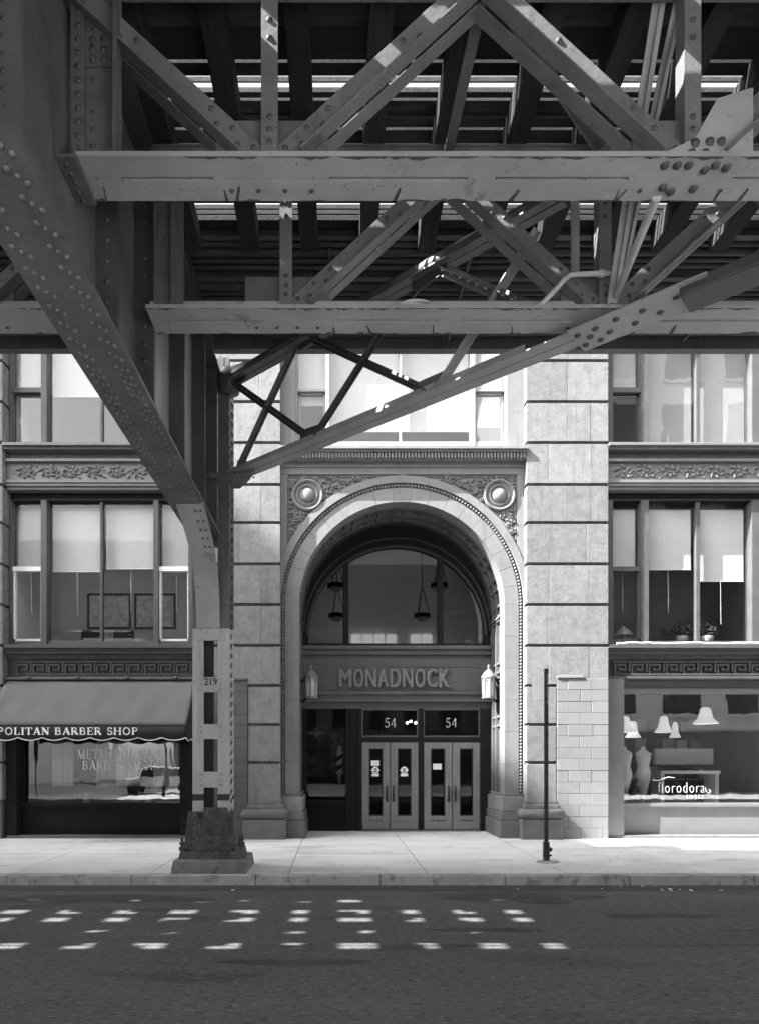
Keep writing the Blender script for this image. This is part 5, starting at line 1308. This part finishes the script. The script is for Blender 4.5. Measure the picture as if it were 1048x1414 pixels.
# ---- sway brace from the column out to the right
C0 = Vector((-1.67, 10.5, 0)); DD = Vector((4.24, -3.83, 0)); NN = Vector((3.83, 4.24, 0)).normalized()
def Q(px, py, off=0.0):
    a = (px-VX)/FPX; c = C0 - NN*off
    y = (c.x*DD.y - c.y*DD.x) / (a*DD.y - DD.x)
    return Vector((a*y, y, EYE + (VY-py)/FPX*y))
sb = thing('sway_brace', 'long sloping steel brace truss from the column across the arch to the right', 'brace', (-1.67, 10.5, 6.1))
def at(t, z): v = C0 + DD*t; v.z = z; return v
m = MB(); p, q = at(.0, 6.13), at(1.02, 6.02)
dd = (q-p).normalized()
for s_ in (-1, 1): m.beam(p+NN*s_*.075, q+NN*s_*.075, .13, .016, NN)
m.beam(p+Vector((0, 0, .07))-NN*.02, at(.86, 6.12)-NN*.02, .016, .12, NN)
m.beam(p+Vector((0, 0, .012)), q+Vector((0, 0, .012)), .03, .01, NN)
m.build('lower_chord', M['steel_light'], sb)
m = MB(); p, q = at(.0, 7.66), at(.93, 7.58); m.tube([p, q], .075, 10); 
for s_ in (-1, 1): m.beam(p+NN*s_*.06-Vector((0, 0, .09)), q+NN*s_*.06-Vector((0, 0, .09)), .1, .014, NN)
m.build('upper_chord', M['steel'], sb)
def web(a, b, w_=.085, m=None):
    MB().beam(Q(*a), Q(*b), .014, w_, NN).beam(Q(*a)-NN*.04, Q(*b)-NN*.04, .07, .012, NN).build('web_member', m or M['steel'], sb)
web((322, 528), (422, 600), .1, M['steel_dark']); web((413, 470), (332, 645), .11); web((428, 466), (590, 540), .1, M['steel_dark']); web((546, 430), (437, 602), .09, M['steel_dark'])
web((742, 318), (600, 545), .12, M['steel_light']); web((600, 368), (750, 432), .12, M['steel'])
def gus(pts, m): MB().extr([Q(*p, .02) for p in pts], NN*.016).build('gusset', m, sb)
gus([(414, 613), (415, 597), (424, 591), (446, 584), (447, 601)], M['steel_dark']); gus([(570, 548), (571, 530), (612, 512), (618, 524)], M['steel']); gus([(393, 462), (430, 462), (433, 470), (412, 484), (410, 470)], M['steel_dark'])
gus([(568, 400), (570, 380), (590, 362), (616, 350), (616, 372), (585, 396)], M['steel_dark']); gus([(326, 650), (328, 636), (336, 632), (344, 640), (344, 648)], M['steel'])
MB().tube([Q(585, 393), Q(566, 414), Q(562, 425)], .015, 6).build('rod', M['steel_dark'], sb)
m = MB(); m.extr([(-1.72, 10.44, 7.42), (-1.36, 10.2, 7.5), (-1.3, 10.15, 7.75), (-1.72, 10.46, 7.8)], NN*.02); m.lathe((-1.64, 10.48, 7.4), [(.0, 0), (.16, .05), (.18, .25), (.1, .4), (0, .42)], 12); m.build('upper_joint', M['steel_dark'], sb)
m = MB(); zz = 6.09
m.extr([(-2.0, 10.3, zz), (-1.9, 10.15, zz), (-1.45, 10.12, zz), (-1.18, 10.0, zz), (-1.3, 10.35, zz), (-1.5, 10.7, zz), (-1.9, 10.7, zz)], (0, 0, -.018)); m.build('foot_plate', M['steel'], sb)
rv = MB()
for i in range(9): rv.dome((-1.85+.075*i, 10.22-.018*i, 6.071), (0, 0, -1), .022, .018); rv.dome((-1.72+.06*i, 10.42-.02*i, 6.071), (0, 0, -1), .022, .018)
for i in range(14): rv.dome((-1.58, 10.46, 5.5+.045*i), (.5, -.8, 0), .018)
rv.build('foot_rivets', M['steel'], sb, kind='stuff')
m = MB(); p, q = at(.955, 6.0), at(1.17, 5.99); m.beam(p, q, .42, .018, NN); gp_ = m.build('node_plate', M['steel_light'], sb)
rv = MB()
for i, (t, o) in enumerate(((.965, -.1), (.965, .1), (.98, 0), (.99, .12), (.995, -.09), (1.01, .05), (1.03, -.1), (1.05, .08), (1.07, -.06), (1.09, .07), (1.12, -.05), (1.14, .09), (1.155, -.1), (1.16, .03))): rv.dome(at(t, 5.988)+NN*o, (0, 0, -1), .034, .024, 8)
rv.build('node_bolts', M['steel_dark'], gp_, kind='stuff')
MB().beam(at(1.13, 5.97), at(2.3, 5.9), .32, .12, NN).build('sleeve', M['steel_dark'], sb, bevel=.02)
rv = MB()
for i in range(11):
    v = Q(612+12*i, 372+5.0*i, .05); rv.box(v.x-.03, v.x+.03, v.y-.004, v.y+.004, v.z-.012, v.z+.012)
rv.build('lacing_slots', M['pipe'], sb, kind='stuff')

# ---- track deck: ties, boards, rails
deck = thing('track_deck', 'railway track deck of dark timber ties and boards with sky showing between', 'track deck', (0, 6, 7.78))
S = .68; k = -40; tie_m = None
for k in range(-44, 22):
    x = .365 + S*k + (random.uniform(-.13, .13) if k < -9 else 0); x = round(x, 2)
    piece('tie', M['timber'], deck, x-.1+(random.choice((0, .03, .06)) if k < -9 else 0), x+.1, 3.85, 8.05, 7.782, 8.03, .006)
def boards(x0, x1, iv, y0, y1):
    ys_ = [y0] + [v for g_ in iv for v in g_] + [y1]
    for i in range(0, len(ys_), 2):
        a, b = ys_[i], ys_[i+1]; n = max(1, round((b-a)/.26))
        for j in range(n):
            piece('plank', M['plank'], deck, x0, x1, round(a+(b-a)*j/n + (.0015 if j else 0), 4), round(a+(b-a)*(j+1)/n-(.0015 if j < n-1 else 0), 4), 8.035, 8.08)
boards(-2.1, 16, [(4.54, 4.74), (6.09, 6.118), (6.235, 6.285), (6.30, 6.385), (6.44, 6.468), (6.59, 6.65), (6.74, 6.77), (6.915, 6.955), (7.655, 7.725), (7.745, 7.8), (7.82, 7.89)], -2.2, 8.04)
boards(-6.3, -2.11, [], -2.2, 8.04)
boards(-90, -6.31, [(4.0, 4.22), (4.60, 4.72), (5.10, 5.33), (5.54, 5.75), (6.22, 6.37)], -2.2, 8.04)
rn = random.Random(12)
for y0, y1 in ((4.0, 4.22), (4.60, 4.72), (5.10, 5.33), (5.54, 5.75), (6.22, 6.37)):
    x = -13.5
    while x < -6.4:
        L = rn.uniform(.12, .5); a_ = rn.choice((y0-.05, y0-.05, y1-.13)); piece('sun_breaker', M['plank'], deck, round(x, 2), round(x+L, 2), round(a_, 2), round(a_+rn.uniform(.1, .2), 2), 8.081, 8.12)  # unseen boards added over the gaps to break up sun patches on the road
        x += L + rn.uniform(.25, 1.3)
for yy in (YA, YB):
    m = MB(); m.box(-90, 16, yy-.07, yy+.07, 8.082, 8.095); m.box(-90, 16, yy-.01, yy+.01, 8.0955, 8.2); m.box(-90, 16, yy-.035, yy+.035, 8.2005, 8.235); m.build('rail', M['rail'], deck)

# ---- walkway platform on the far edge, with conduits slung below
pl = thing('platform', 'dark boarded platform beyond the tracks with a long grey fascia beam', 'platform', (0, 9, 8.1))
for j in range(8):
    y0 = 8.0+.28*j; piece('deck_board', M['plank'], pl, -90, 16, y0+.002, y0+.278, 8.16, 8.21)
for yy in (8.05, 8.75, 9.5): piece('joist', M['steel_dark'], pl, -90, 16, yy, yy+.08, 7.98, 8.158)
MB().box(-90, 16, 10.235, 10.25, 7.9, 8.22).box(-90, 16, 10.12, 10.2345, 7.9, 7.915).box(-90, 16, 10.12, 10.2345, 8.12, 8.15).build('fascia_beam', M['steel'], pl)
for i in range(11):
    x = -13+2.4*i; piece('bracket', M['steel_dark'], pl, x, x+.06, 8.14, 10.11, 8.06, 8.155)
cb_ = thing('conduit_bank', 'bank of dark cable conduits slung along the underside of the platform', 'conduits', (0, 8.8, 7.95))
for i, (yy, r_, z_) in enumerate(((8.2, .035, 8.0), (8.32, .05, 7.99), (8.47, .03, 8.0), (8.58, .03, 8.0), (8.9, .055, 7.98), (9.06, .03, 8.0), (9.18, .03, 8.0), (9.34, .045, 7.99), (9.7, .03, 8.0), (9.85, .05, 7.98))):
    MB().tube([(-20+4*j, yy, z_+random.uniform(-.012, .012)) for j in range(9)], r_, 8).build('conduit', M['conduit'], cb_)
cbm = MB()
for i in range(14):
    x = -12+1.7*i; cbm.box(x, x+.03, 8.15, 9.95, 7.9, 7.915)
    for yy in (8.4, 9.0, 9.6): cbm.box(x, x+.012, yy, yy+.012, 7.915, 8.15)
cbm.build('hanger_bars', M['steel_dark'], cb_, kind='stuff')

# ---- the rest of the viaduct, out of the picture
o = dup(col, 0, -12.1, 0, 'steel column on the far kerb behind the camera'); o.rotation_euler.z = math.pi; o.location.x = xc
for dx, s_ in ((15.3, 'right'), (-15.3, 'left')):
    dup(gir, dx, 0, 0, 'cross girder of the next bent to the %s' % s_); dup(col, dx, 0, 0, 'steel column of the next bent to the %s' % s_)
dup(ta, 0, -4.3, 0, 'lattice truss of the track above the camera, nearer one'); dup(tb2, 0, -4.3, 0, 'lattice truss of the track above the camera, farther one')
